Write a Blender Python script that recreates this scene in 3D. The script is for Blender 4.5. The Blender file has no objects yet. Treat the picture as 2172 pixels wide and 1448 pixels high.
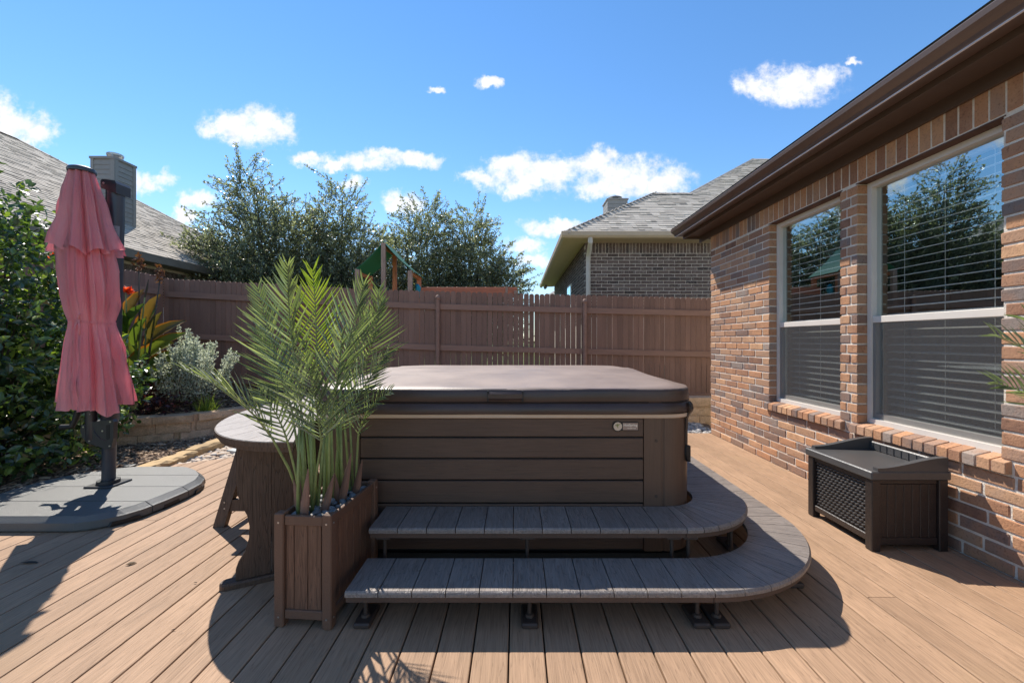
import bpy, bmesh, math, random
from mathutils import Vector, Matrix, noise
R = math.radians
random.seed(11)
scene = bpy.context.scene
COL = scene.collection

# ------------------------------------------------------------------ camera
cam_d = bpy.data.cameras.new('camera')
cam_d.sensor_width = 36.0
cam_d.lens = 36.0*900/2172
cam_d.shift_x = -9/2172
cam_d.shift_y = -2/2172
cam_d.clip_start = 0.05
cam_d.clip_end = 3000
cam = bpy.data.objects.new('camera', cam_d)
cam.location = (0, 0, 1.22)
cam.rotation_euler = (R(90), 0, 0)
COL.objects.link(cam)
scene.camera = cam

# ------------------------------------------------------------------ light
SUNDIR = Vector((0.45, -0.685, -1.0))          # direction the light travels
sun_d = bpy.data.lights.new('sun', 'SUN')
sun_d.energy = 4.5
sun_d.angle = R(0.5)
sun_d.color = (1.0, 0.93, 0.83)
sun = bpy.data.objects.new('sun', sun_d)
sun.rotation_euler = SUNDIR.to_track_quat('-Z', 'Y').to_euler()
sun.location = (-10, 15, 25)
COL.objects.link(sun)
ELEV = math.atan2(1.0, math.hypot(0.45, 0.685))
AZI = math.atan2(-0.45, 0.685)

scene.view_settings.view_transform = 'Standard'
scene.view_settings.look = 'None'
scene.view_settings.gamma = 1.0
scene.view_settings.use_curve_mapping = False
scene.view_settings.exposure = 0.66

world = bpy.data.worlds.new('World')
scene.world = world
world.use_nodes = True

class NT:
    def __init__(s, tree):
        s.t = tree
    def n(s, typ, ins=None, **props):
        nd = s.t.nodes.new(typ)
        for k, v in props.items():
            setattr(nd, k, v)
        if ins:
            for k, v in ins.items():
                sock = nd.inputs[k]
                if isinstance(v, bpy.types.NodeSocket):
                    s.t.links.new(v, sock)
                else:
                    sock.default_value = v
        return nd
    def math(s, op, a, b=0.0, clamp=False):
        return s.n('ShaderNodeMath', {0: a, 1: b}, operation=op, use_clamp=clamp).outputs[0]
    def vmath(s, op, a, b=(0, 0, 0)):
        return s.n('ShaderNodeVectorMath', {0: a, 1: b}, operation=op)
    def ramp(s, fac, stops, interp='LINEAR'):
        nd = s.n('ShaderNodeValToRGB', {0: fac})
        cr = nd.color_ramp
        cr.interpolation = interp
        while len(cr.elements) < len(stops):
            cr.elements.new(0.5)
        for e, (p, c) in zip(cr.elements, stops):
            e.position = p
            e.color = (c[0], c[1], c[2], 1) if not isinstance(c, (int, float)) else (c, c, c, 1)
        return nd.outputs[0]
    def mix(s, fac, a, b, blend='MIX'):
        nd = s.n('ShaderNodeMix', data_type='RGBA', blend_type=blend)
        for sock, v in ((nd.inputs[0], fac), (nd.inputs[6], a), (nd.inputs[7], b)):
            if isinstance(v, bpy.types.NodeSocket):
                s.t.links.new(v, sock)
            else:
                if sock.type == 'RGBA' and len(v) == 3:
                    v = (*v, 1)
                sock.default_value = v
        return nd.outputs[2]

def build_world():
    t = world.node_tree
    t.nodes.clear()
    N = NT(t)
    out = N.n('ShaderNodeOutputWorld')
    sky = N.n('ShaderNodeTexSky', sky_type='NISHITA', sun_disc=False, sun_elevation=ELEV,
              sun_rotation=AZI, altitude=200, air_density=1.0, dust_density=0.0, ozone_density=2.2)
    hs = N.n('ShaderNodeHueSaturation', {'Saturation': 1.2, 'Value': 1.0, 'Color': sky.outputs[0]})
    tc = N.n('ShaderNodeTexCoord')
    sep = N.n('ShaderNodeSeparateXYZ', {0: tc.outputs['Generated']})
    x, y, z = sep.outputs
    ys = N.math('MAXIMUM', y, 0.05)
    u = N.math('DIVIDE', x, ys)
    v = N.math('DIVIDE', z, ys)
    uv = N.n('ShaderNodeCombineXYZ', {0: u, 1: v, 2: 0.0}).outputs[0]
    w1 = N.n('ShaderNodeTexNoise', {'Vector': uv, 'Scale': 9.0, 'Detail': 4.0, 'Roughness': 0.6})
    w2 = N.n('ShaderNodeTexNoise', {'Vector': uv, 'Scale': 38.0, 'Detail': 5.0, 'Roughness': 0.62})
    d1 = N.vmath('MULTIPLY', N.vmath('SUBTRACT', w1.outputs['Color'], (.5, .5, .5)).outputs[0], (.075, .05, 0)).outputs[0]
    d2 = N.vmath('MULTIPLY', N.vmath('SUBTRACT', w2.outputs['Color'], (.5, .5, .5)).outputs[0], (.05, .04, 0)).outputs[0]
    uvw = N.vmath('ADD', uv, N.vmath('ADD', d1, d2).outputs[0]).outputs[0]
    # clouds as directions (tangent of azimuth, tangent of elevation) and half sizes
    C = [(-1.19, .505, .085, .045), (-1.14, .485, .05, .03), (-1.26, .53, .09, .06),
         (-.628, .505, .095, .038), (-.69, .497, .05, .022), (-.57, .50, .05, .036),
         (-.489, .434, .045, .014), (-.36, .424, .09, .022), (-.325, .438, .045, .02), (-.225, .428, .065, .018), (-.42, .418, .04, .014),
         (-.594, .43, .016, .009), (-.862, .378, .05, .024), (-.9, .382, .03, .022),
         (-.383, .368, .03, .016), (-.262, .33, .045, .024),
         (-.195, .588, .02, .008), (-.07, .608, .026, .014), (-.094, .385, .037, .018),
         (.03, .39, .12, .04), (.095, .40, .075, .03), (-.02, .41, .055, .02), (.005, .36, .06, .018),
         (.19, .418, .06, .034), (.26, .385, .115, .045), (.345, .375, .07, .034), (.215, .36, .06, .024),
         (.095, .267, .08, .02), (.02, .225, .045, .017), (.04, .19, .04, .014),
         (.645, .60, .105, .042), (.58, .592, .06, .03), (.715, .618, .055, .026), (.79, .655, .022, .009),
         (-.75, .33, .04, .024), (-.78, .295, .035, .02),
         (1.6, .5, .3, .06), (-1.9, .4, .3, .07), (2.4, .9, .4, .08)]
    tot = None
    for (cu, cv, a, b) in C:
        d = N.vmath('SUBTRACT', uvw, (cu, cv, 0)).outputs[0]
        d = N.vmath('DIVIDE', d, (a*1.25, b*1.35, 1)).outputs[0]
        L = N.vmath('LENGTH', d).outputs['Value']
        m = N.n('ShaderNodeMapRange', {0: L, 1: 1.15, 2: 0.35, 3: 0.0, 4: 1.0}).outputs[0]
        tot = m if tot is None else N.math('MAXIMUM', tot, m)
    # soft breakup
    w3 = N.n('ShaderNodeTexNoise', {'Vector': uv, 'Scale': 22.0, 'Detail': 8.0, 'Roughness': 0.65})
    br = N.n('ShaderNodeMapRange', {0: w3.outputs[0], 1: .3, 2: .68, 3: -.55, 4: .38}).outputs[0]
    tot = N.math('ADD', tot, N.math('MULTIPLY', br, N.math('MINIMUM', N.math('MULTIPLY', tot, 3.0), 1.0)))
    dens = N.n('ShaderNodeMapRange', {0: tot, 1: .04, 2: 1.05, 3: 0, 4: 1}, interpolation_type='SMOOTHSTEP').outputs[0]
    front = N.n('ShaderNodeMapRange', {0: y, 1: .05, 2: .15, 3: 0, 4: 1}).outputs[0]
    dens = N.math('MULTIPLY', dens, front)
    # scattered clouds of the same kind for the half of the sky behind the camera
    g = N.n('ShaderNodeTexNoise', {'Vector': N.vmath('MULTIPLY', tc.outputs['Generated'], (1, 1, 2.2)).outputs[0], 'Scale': 3.2, 'Detail': 8.0, 'Roughness': .6}).outputs[0]
    gm = N.n('ShaderNodeMapRange', {0: g, 1: .55, 2: .68, 3: 0, 4: 1}).outputs[0]
    back = N.n('ShaderNodeMapRange', {0: y, 1: .1, 2: -.1, 3: 0, 4: 1}).outputs[0]
    up = N.n('ShaderNodeMapRange', {0: z, 1: .02, 2: .15, 3: 0, 4: 1}).outputs[0]
    dens = N.math('MAXIMUM', dens, N.math('MULTIPLY', N.math('MULTIPLY', gm, back), up))
    shade = N.n('ShaderNodeMapRange', {0: w2.outputs[0], 1: .3, 2: .7, 3: .86, 4: 1.05}).outputs[0]
    cl = N.mix(1.0, (5.6, 5.6, 5.75, 1), N.n('ShaderNodeCombineColor', {0: shade, 1: shade, 2: shade}).outputs[0], 'MULTIPLY')
    # pale band low over the horizon
    hz = N.n('ShaderNodeMapRange', {0: z, 1: 0.0, 2: .30, 3: .45, 4: 0.0}).outputs[0]
    skyc = N.mix(hz, hs.outputs[0], (3.0, 4.0, 4.7, 1))
    colr = N.mix(N.math('MULTIPLY', dens, .96), skyc, cl)
    bg = N.n('ShaderNodeBackground', {'Color': colr, 'Strength': 0.13})
    t.links.new(bg.outputs[0], out.inputs[0])
build_world()

# ------------------------------------------------------------------ materials
def new_mat(name):
    m = bpy.data.materials.new(name)
    m.use_nodes = True
    m.node_tree.nodes.clear()
    return m, NT(m.node_tree)

def finish(N, shader):
    out = N.n('ShaderNodeOutputMaterial')
    N.t.links.new(shader, out.inputs[0])

def mulc(c, k):
    return tuple(min(1, x*k) for x in c)

def coords(N, stretch=(1, 1, 1), rnd=True):
    tc = N.n('ShaderNodeTexCoord')
    v = tc.outputs['Object']
    oi = N.n('ShaderNodeObjectInfo')
    if rnd:
        off = N.vmath('SCALE', (13.1, 7.7, 5.3))
        N.t.links.new(N.math('MULTIPLY', oi.outputs['Random'], 9.0), off.inputs['Scale'])
        v = N.vmath('ADD', v, off.outputs[0]).outputs[0]
    v0 = v
    v = N.vmath('MULTIPLY', v, stretch).outputs[0]
    return v, v0, oi

def pmat(name, c, rough=.6, var=.15, nscale=6, bump=0.0, bscale=60, objvar=0.0, spec=.4, metallic=0.0,
         stretch=(1, 1, 1), fine=0.0, sheen=0.0, rvar=0.0):
    m, N = new_mat(name)
    v, v0, oi = coords(N, stretch)
    ns = N.n('ShaderNodeTexNoise', {'Vector': v, 'Scale': nscale, 'Detail': 6.0, 'Roughness': .6})
    col = N.ramp(ns.outputs[0], [(.3, mulc(c, 1-var)), (.7, mulc(c, 1+var))])
    if fine > 0:
        nf = N.n('ShaderNodeTexNoise', {'Vector': v, 'Scale': bscale*1.7, 'Detail': 3.0})
        col = N.mix(1.0, col, N.ramp(nf.outputs[0], [(.3, 1-fine), (.7, 1.0)]), 'MULTIPLY')
    if objvar > 0:
        k = N.n('ShaderNodeMapRange', {0: oi.outputs['Random'], 1: 0, 2: 1, 3: 1-objvar, 4: 1+objvar}).outputs[0]
        col = N.mix(1.0, col, N.n('ShaderNodeCombineColor', {0: k, 1: k, 2: k}).outputs[0], 'MULTIPLY')
    b = N.n('ShaderNodeBsdfPrincipled', {'Base Color': col, 'Roughness': rough, 'Metallic': metallic, 'Specular IOR Level': spec})
    if rvar > 0:
        rr = N.n('ShaderNodeMapRange', {0: ns.outputs[0], 1: .3, 2: .7, 3: rough-rvar, 4: rough+rvar}).outputs[0]
        N.t.links.new(rr, b.inputs['Roughness'])
    if sheen > 0:
        b.inputs['Sheen Weight'].default_value = sheen
    if bump > 0:
        nb = N.n('ShaderNodeTexNoise', {'Vector': v, 'Scale': bscale, 'Detail': 4.0})
        bp = N.n('ShaderNodeBump', {'Height': nb.outputs[0], 'Strength': bump, 'Distance': .01})
        N.t.links.new(bp.outputs[0], b.inputs['Normal'])
    finish(N, b.outputs[0])
    return m

def grainmat(name, c, along='Y', depth=.35, objvar=.08, rough=.6, spec=.35, fx=26, fl=1.3, dirt=.12, bump=.25, dist=2.2, stain=None, fade=0.0):
    """embossed wood-plastic board: dark lines running along the board"""
    m, N = new_mat(name)
    sc = {'X': (fl, fx, fx), 'Y': (fx, fl, fx), 'Z': (fx, fx, fl)}[along]
    v, v0, oi = coords(N, sc)
    n1 = N.n('ShaderNodeTexNoise', {'Vector': v, 'Scale': 1.0, 'Detail': 3.0, 'Roughness': .55, 'Distortion': .3})
    rings = N.math('FRACT', N.math('MULTIPLY', n1.outputs[0], dist*6))
    line = N.ramp(rings, [(0, 0.0), (.10, 1.0), (.80, 1.0), (1.0, 0.0)])
    sc2 = tuple(s*5 for s in sc)
    v2 = N.vmath('MULTIPLY', v, (5, 5, 5)).outputs[0]
    n2 = N.n('ShaderNodeTexNoise', {'Vector': v2, 'Scale': 1.0, 'Detail': 3.0, 'Roughness': .6})
    n3 = N.n('ShaderNodeTexNoise', {'Vector': v0, 'Scale': 3.0, 'Detail': 5.0, 'Roughness': .6})
    h = N.math('MULTIPLY', line, N.n('ShaderNodeMapRange', {0: n2.outputs[0], 1: .25, 2: .7, 3: .55, 4: 1.0}).outputs[0])
    colg = N.ramp(h, [(0.0, mulc(c, 1-depth)), (.9, c)])
    streak = N.ramp(n2.outputs[0], [(.3, 1-depth*.45), (.7, 1+.06)])
    colg = N.mix(1.0, colg, streak, 'MULTIPLY')
    col = N.mix(1.0, colg, N.ramp(n3.outputs[0], [(.3, 1-dirt), (.7, 1+.03)]), 'MULTIPLY')
    if stain:
        geo = N.n('ShaderNodeNewGeometry')
        ng = N.n('ShaderNodeTexNoise', {'Vector': geo.outputs['Position'], 'Scale': 1.1, 'Detail': 5.0, 'Roughness': .6})
        sm = N.ramp(ng.outputs[0], [(.52, 0.0), (.72, .55)])
        col = N.mix(sm, col, stain)
    k = N.n('ShaderNodeMapRange', {0: oi.outputs['Random'], 1: 0, 2: 1, 3: 1-objvar, 4: 1+objvar}).outputs[0]
    col = N.mix(1.0, col, N.n('ShaderNodeCombineColor', {0: k, 1: k, 2: k}).outputs[0], 'MULTIPLY')
    b = N.n('ShaderNodeBsdfPrincipled', {'Base Color': col, 'Roughness': rough, 'Specular IOR Level': spec})
    bp = N.n('ShaderNodeBump', {'Height': h, 'Strength': bump, 'Distance': .006})
    N.t.links.new(bp.outputs[0], b.inputs['Normal'])
    finish(N, b.outputs[0])
    return m

def brickmat(name, stops, island=False, spots=.4, speck=None):
    m, N = new_mat(name)
    v, v0, oi = coords(N, (1, 1, 1))
    if island:
        r = N.n('ShaderNodeNewGeometry').outputs['Random Per Island']
    else:
        r = oi.outputs['Random']
    base = N.ramp(r, stops)
    n1 = N.n('ShaderNodeTexNoise', {'Vector': v, 'Scale': 11.0, 'Detail': 5.0, 'Roughness': .65})
    col = N.mix(N.ramp(n1.outputs[0], [(.42, 0.0), (.68, .55)]), base, N.ramp(N.math('FRACT', N.math('ADD', r, .37)), stops))
    n2 = N.n('ShaderNodeTexNoise', {'Vector': v, 'Scale': 85.0, 'Detail': 4.0, 'Roughness': .6})
    col = N.mix(1.0, col, N.ramp(n2.outputs[0], [(.30, 1-spots), (.46, 1.0)]), 'MULTIPLY')
    if speck:
        n4 = N.n('ShaderNodeTexNoise', {'Vector': v, 'Scale': 26.0, 'Detail': 5.0, 'Roughness': .7})
        col = N.mix(N.ramp(n4.outputs[0], [(.55, 0.0), (.64, .7)]), col, speck)
    b = N.n('ShaderNodeBsdfPrincipled', {'Base Color': col, 'Roughness': .85, 'Specular IOR Level': .2})
    bp = N.n('ShaderNodeBump', {'Height': n2.outputs[0], 'Strength': .5, 'Distance': .006})
    N.t.links.new(bp.outputs[0], b.inputs['Normal'])
    finish(N, b.outputs[0])
    return m

def leafmat(name, stops, trans=.35, rough=.4, spec=.5, tcol=None, island=True):
    m, N = new_mat(name)
    if island:
        r = N.n('ShaderNodeNewGeometry').outputs['Random Per Island']
    else:
        r = N.n('ShaderNodeObjectInfo').outputs['Random']
    col = N.ramp(r, stops)
    b = N.n('ShaderNodeBsdfPrincipled', {'Base Color': col, 'Roughness': rough, 'Specular IOR Level': spec})
    tcn = N.mix(1.0, col, tcol or (1.6, 1.7, .6, 1), 'MULTIPLY')
    tr = N.n('ShaderNodeBsdfTranslucent', {'Color': tcn})
    mx = N.n('ShaderNodeMixShader', {0: trans, 1: b.outputs[0], 2: tr.outputs[0]})
    finish(N, mx.outputs[0])
    return m

M = {}
M['deck'] = grainmat('deck composite tan', (.405, .260, .165), 'Y', depth=.30, objvar=.10, rough=.6, spec=.15, fx=24, fl=1.0, dirt=.14, bump=.22, stain=(.33, .22, .13, 1))
M['under'] = pmat('deck substructure', (.02, .016, .013), rough=.9)
M['step'] = grainmat('step board grey brown', (.25, .212, .188), 'Y', depth=.40, objvar=.08, rough=.45, spec=.6, fx=19, fl=1.6, dirt=.1, bump=.45, dist=2.6)
M['stepx'] = grainmat('step board crosswise', (.25, .212, .188), 'X', depth=.40, objvar=.08, rough=.45, spec=.6, fx=19, fl=1.6, dirt=.1, bump=.45, dist=2.6)
M['stepfas'] = pmat('step fascia brown', (.10, .062, .045), rough=.65, bump=.2, bscale=150, fine=.25)
M['stepmetal'] = pmat('bracket brown', (.055, .038, .030), rough=.55)
M['siding'] = grainmat('spa siding', (.110, .066, .045), 'X', depth=.20, objvar=.06, rough=.5, spec=.4, fx=34, fl=.9, dirt=.15, bump=.14, dist=1.6)
M['sidingz'] = grainmat('spa corner', (.110, .066, .045), 'Z', depth=.15, objvar=.03, rough=.42, spec=.45, fx=34, fl=.9, dirt=.1, bump=.1, dist=1.6)
M['black'] = pmat('black plastic', (.012, .012, .013), rough=.5)
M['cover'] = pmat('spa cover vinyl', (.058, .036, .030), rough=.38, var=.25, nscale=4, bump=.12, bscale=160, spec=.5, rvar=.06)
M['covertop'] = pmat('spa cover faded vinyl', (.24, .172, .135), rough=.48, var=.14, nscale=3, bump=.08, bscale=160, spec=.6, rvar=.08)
M['rim'] = pmat('spa shell edge', (.60, .47, .36), rough=.4, var=.06)
M['planter'] = grainmat('planter slat', (.20, .103, .063), 'Z', depth=.45, objvar=.08, rough=.55, spec=.4, fx=30, fl=1.5, dirt=.1, bump=.5)
M['planterpost'] = pmat('planter post', (.17, .092, .058), rough=.6, var=.08, bump=.25, bscale=220, fine=.3, objvar=.05)
M['screw'] = pmat('steel screw', (.5, .48, .45), rough=.3, metallic=.8)
M['table'] = grainmat('glare pale table board', (.36, .315, .285), 'Y', depth=.3, objvar=.06, rough=.38, spec=.6, fx=22, fl=1.2, dirt=.1, bump=.2)  # paler than the pedestal wood: sun glare put into the board colour
M['tablep'] = grainmat('table pedestal', (.115, .068, .045), 'Z', depth=.42, objvar=.06, rough=.55, spec=.4, fx=20, fl=1.4, dirt=.1, bump=.4)
M['pebble'] = pmat('grey pebble', (.22, .23, .235), rough=.6, var=.25, nscale=9, objvar=.35, bump=.1, bscale=120)
M['soil'] = pmat('soil', (.03, .022, .016), rough=1)
M['bench'] = pmat('storage bench plastic', (.026, .019, .017), rough=.42, var=.2, nscale=5, bump=.25, bscale=70, spec=.5, stretch=(1, 1, 1))
M['benchlid'] = pmat('storage bench lid plastic', (.065, .062, .061), rough=.38, var=.12, nscale=4, bump=.12, bscale=120, spec=.6)
M['baseplastic'] = pmat('umbrella base plastic', (.125, .128, .124), rough=.45, var=.08, nscale=3, bump=.35, bscale=260, fine=.25, spec=.4)
M['mast'] = pmat('powder coated aluminium', (.020, .022, .027), rough=.38, var=.15, spec=.6, bump=.05, bscale=300)
M['mastg'] = pmat('powder coated blue grey', (.030, .036, .048), rough=.38, var=.1, spec=.6)
M['sticker'] = pmat('paper sticker', (.20, .215, .24), rough=.6)
M['hedge'] = leafmat('glossy hedge leaf', [(0, (.032, .062, .028)), (.5, (.060, .105, .040)), (.76, (.10, .165, .048)), (.88, (.20, .29, .06)), (1, (.32, .40, .08))], trans=.33, rough=.27, spec=.9)
M['oak'] = leafmat('oak leaf', [(0, (.11, .13, .10)), (.4, (.19, .215, .165)), (.75, (.28, .30, .22)), (.92, (.38, .40, .26)), (1, (.55, .57, .46))], trans=.48, rough=.34, spec=.6, tcol=(1.25, 1.3, .7, 1))  # palest leaf tones stand in for sky glints on the crowns
M['bark'] = pmat('bark', (.07, .055, .042), rough=.95, var=.35, nscale=12, bump=.6, bscale=30)
M['sage'] = leafmat('silver sage leaf', [(0, (.42, .47, .40)), (.6, (.56, .61, .52)), (1, (.70, .73, .63))], trans=.45, rough=.7, spec=.2, tcol=(1.1, 1.1, .9, 1))
M['maroon'] = leafmat('maroon leaf', [(0, (.025, .010, .014)), (.7, (.055, .016, .022)), (1, (.16, .04, .03))], trans=.2, rough=.35, tcol=(1.8, .7, .6, 1))
M['grass'] = leafmat('yellow green blade', [(0, (.12, .19, .03)), (.6, (.22, .30, .05)), (1, (.40, .42, .10))], trans=.4, rough=.5)
M['canna'] = leafmat('canna leaf', [(0, (.06, .12, .035)), (.45, (.10, .17, .045)), (.8, (.15, .21, .06)), (.93, (.10, .09, .04)), (1, (.15, .10, .04))], trans=.45, rough=.35, tcol=(1.7, 1.5, .5, 1), island=False)
M['cannaedge'] = leafmat('canna leaf margin', [(0, (.30, .20, .03)), (1, (.34, .12, .03))], trans=.5, rough=.4, tcol=(1.6, 1.3, .5, 1))
M['flower'] = leafmat('orange red petal', [(0, (.75, .07, .02)), (1, (.85, .16, .03))], trans=.45, rough=.5, tcol=(1.2, 1.0, .6, 1))
M['seed'] = leafmat('dry seed head', [(0, (.10, .045, .03)), (.7, (.19, .075, .05)), (1, (.28, .13, .06))], trans=.15, rough=.8)
M['stemg'] = pmat('green stem', (.22, .27, .095), rough=.4, var=.3, nscale=14, stretch=(1, 1, 1))
M['stemd'] = pmat('dark stem', (.06, .05, .035), rough=.6)
M['palm'] = leafmat('palm leaflet', [(0, (.075, .105, .070)), (.5, (.15, .185, .12)), (.85, (.26, .30, .19)), (1, (.42, .46, .31))], trans=.26, rough=.25, spec=1.0, tcol=(1.7, 1.9, .6, 1))
M['palmy'] = leafmat('backlit palm leaflet', [(0, (.13, .19, .04)), (1, (.24, .28, .06))], trans=.45, rough=.3, spec=.6)  # yellow of light coming through one frond, put into its colour
M['husk'] = pmat('palm husk', (.20, .11, .075), rough=.8, var=.4, nscale=14, stretch=(1, 1, .3))
M['fence'] = pmat('fence stain', (.285, .160, .115), rough=.75, var=.12, nscale=3, objvar=.14, bump=.25, bscale=40, stretch=(4, 4, .6), fine=.15)
M['fencerail'] = pmat('fence rail stain', (.315, .178, .128), rough=.7, var=.1, nscale=4, objvar=.05, bump=.2, bscale=40, stretch=(.6, 4, 4))
M['mortar'] = pmat('mortar', (.78, .70, .60), rough=.95, var=.15, nscale=18, bump=.5, bscale=120, fine=.2)
NB = [(0, (0.199, 0.111, 0.080)), (.10, (0.445, 0.228, 0.129)), (.22, (0.550, 0.287, 0.152)), (.34, (0.304, 0.158, 0.103)), (.46, (0.585, 0.339, 0.193)),
      (.56, (0.234, 0.146, 0.111)), (.66, (0.632, 0.374, 0.211)), (.76, (0.199, 0.146, 0.129)), (.85, (0.491, 0.292, 0.187)), (.93, (0.175, 0.140, 0.129)), (1, (0.351, 0.281, 0.234))]
M['brick'] = brickmat('orange brown brick', NB)
M['bricki'] = brickmat('orange brown brick far', NB, island=True)
FB = [(0, (.095, .066, .056)), (.25, (.17, .125, .11)), (.5, (.105, .075, .065)), (.7, (.22, .175, .155)), (.85, (.06, .05, .048)), (1, (.14, .095, .08))]
M['fbrick'] = brickmat('grey brown brick', FB, speck=(.36, .32, .29, 1))
M['trim'] = pmat('dark brown trim paint', (.095, .064, .049), rough=.5, var=.12, nscale=3, bump=.15, bscale=60, stretch=(3, .5, 3))
M['gutter'] = pmat('brown gutter', (.115, .078, .064), rough=.3, var=.06, spec=.6)
M['lip'] = pmat('gutter lip highlight', (.55, .50, .50), rough=.3, spec=.8)  # pale colour paints the highlight line along the gutter's lower edge
M['greytrim'] = pmat('grey brown trim', (.20, .17, .14), rough=.55)
M['tantrim'] = pmat('tan trim paint', (.52, .42, .31), rough=.5, var=.06)
M['white'] = pmat('off white vinyl', (.68, .63, .57), rough=.4, var=.04)
M['whitetrim'] = pmat('pale downspout paint', (.62, .57, .50), rough=.45, var=.04)
M['lintel'] = pmat('rusty lintel', (.10, .05, .033), rough=.7, var=.3)
M['slat'] = pmat('blind slat', (.8, .79, .76), rough=.5, var=.03)
M['room'] = pmat('room interior', (.10, .095, .09), rough=.9)
M['shingle'] = None
M['chim'] = pmat('chimney siding', (.27, .262, .25), rough=.7, var=.06, objvar=.05)
M['metal'] = pmat('galvanised metal', (.45, .45, .44), rough=.35, metallic=.7)
M['block'] = pmat('retaining block', (.66, .455, .295), rough=.9, var=.22, nscale=9, bump=.9, bscale=45, objvar=.12, fine=.3)
M['sandstone'] = pmat('sandstone', (.44, .30, .15), rough=.85, var=.25, nscale=7, bump=.6, bscale=40, objvar=.08)
M['flag'] = pmat('pale flagstone', (.42, .44, .43), rough=.8, var=.15, nscale=5, bump=.4, bscale=40)
M['mulchg'] = pmat('mulch ground', (.17, .118, .084), rough=1, var=.5, nscale=25, bump=1.0, bscale=60, fine=.5)
M['chip'] = leafmat('mulch chip', [(0, (.07, .048, .034)), (.4, (.24, .165, .115)), (.75, (.42, .30, .205)), (1, (.60, .45, .31))], trans=0.0, rough=.9, spec=.2)
M['gravelm'] = leafmat('river rock', [(0, (.30, .22, .155)), (.35, (.55, .41, .29)), (.65, (.60, .53, .45)), (.85, (.36, .34, .32)), (1, (.70, .55, .40))], trans=0.0, rough=.75, spec=.3)
M['gravelg'] = leafmat('grey gravel', [(0, (.16, .16, .16)), (.5, (.32, .31, .30)), (1, (.48, .46, .44))], trans=0.0, rough=.8, spec=.3)
M['lawn'] = pmat('lawn', (.10, .14, .035), rough=1, var=.4, nscale=3, bump=.8, bscale=50)
M['cedar'] = pmat('cedar timber', (.60, .22, .11), rough=.7, var=.2, nscale=6, objvar=.05, stretch=(5, 5, .7), bump=.2)
M['cedarg'] = pmat('shade grey cedar', (.42, .27, .21), rough=.8, var=.25, nscale=6, stretch=(5, 5, .7), bump=.3)  # greyer copy of the cedar: shade on the front posts put into colour
M['redbeam'] = pmat('red cedar beam', (.50, .15, .08), rough=.6, var=.2, nscale=6, stretch=(.7, 5, 5))
M['tarp'] = leafmat('green tarp', [(0, (.07, .24, .17)), (1, (.07, .24, .17))], trans=.3, rough=.5, tcol=(1, 1.2, 1, 1))
M['teal'] = pmat('teal plastic', (.02, .22, .26), rough=.4)
M['badge'] = pmat('badge plate', (.33, .255, .22), rough=.35, metallic=.3)
M['emblem'] = pmat('badge emblem', (.55, .47, .38), rough=.3, metallic=.2)
M['letter'] = pmat('badge lettering', (.80, .72, .60), rough=.4)
M['dryleaf'] = pmat('dry leaf', (.30, .22, .13), rough=.8)
M['darkleaf'] = pmat('dark twig', (.05, .045, .04), rough=.8)

def canopy_mat():
    m, N = new_mat('rose umbrella fabric')
    v, v0, oi = coords(N, (1, 1, 1), rnd=False)
    n = N.n('ShaderNodeTexNoise', {'Vector': v, 'Scale': 3.0, 'Detail': 4.0})
    c = N.ramp(n.outputs[0], [(.3, (.79, .41, .45)), (.7, (.87, .50, .52))])
    wv = N.n('ShaderNodeTexNoise', {'Vector': v, 'Scale': 420.0, 'Detail': 1.0})
    c = N.mix(1.0, c, N.ramp(wv.outputs[0], [(.3, .88), (.7, 1.04)]), 'MULTIPLY')
    b = N.n('ShaderNodeBsdfPrincipled', {'Base Color': c, 'Roughness': .75, 'Specular IOR Level': .2, 'Sheen Weight': .3})
    bp = N.n('ShaderNodeBump', {'Height': N.n('ShaderNodeTexNoise', {'Vector': N.vmath('MULTIPLY', v, (3, 3, .55)).outputs[0], 'Scale': 8.0, 'Detail': 4.0, 'Distortion': 1.4}).outputs[0], 'Strength': .6, 'Distance': .03})
    N.t.links.new(bp.outputs[0], b.inputs['Normal'])
    tr = N.n('ShaderNodeBsdfTranslucent', {'Color': N.mix(1.0, c, (1.25, .85, .88, 1), 'MULTIPLY')})
    finish(N, N.n('ShaderNodeMixShader', {0: .5, 1: b.outputs[0], 2: tr.outputs[0]}).outputs[0])
    return m
M['canopy'] = canopy_mat()

def shingle_mat():
    m, N = new_mat('asphalt shingle')
    r = N.n('ShaderNodeNewGeometry').outputs['Random Per Island']
    tc = N.n('ShaderNodeTexCoord')
    n = N.n('ShaderNodeTexNoise', {'Vector': tc.outputs['Object'], 'Scale': 60.0, 'Detail': 3.0})
    n2 = N.n('ShaderNodeTexNoise', {'Vector': tc.outputs['Object'], 'Scale': .6, 'Detail': 3.0})
    c = N.ramp(r, [(0, (.40, .355, .30)), (.5, (.52, .465, .395)), (.85, (.60, .54, .46)), (1, (.28, .25, .215))])
    c = N.mix(1.0, c, N.ramp(n.outputs[0], [(.3, .75), (.7, 1.1)]), 'MULTIPLY')
    c = N.mix(1.0, c, N.ramp(n2.outputs[0], [(.3, .9), (.7, 1.05)]), 'MULTIPLY')
    b = N.n('ShaderNodeBsdfPrincipled', {'Base Color': c, 'Roughness': .95, 'Specular IOR Level': .15})
    finish(N, b.outputs[0])
    return m
M['shingle'] = shingle_mat()

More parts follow.
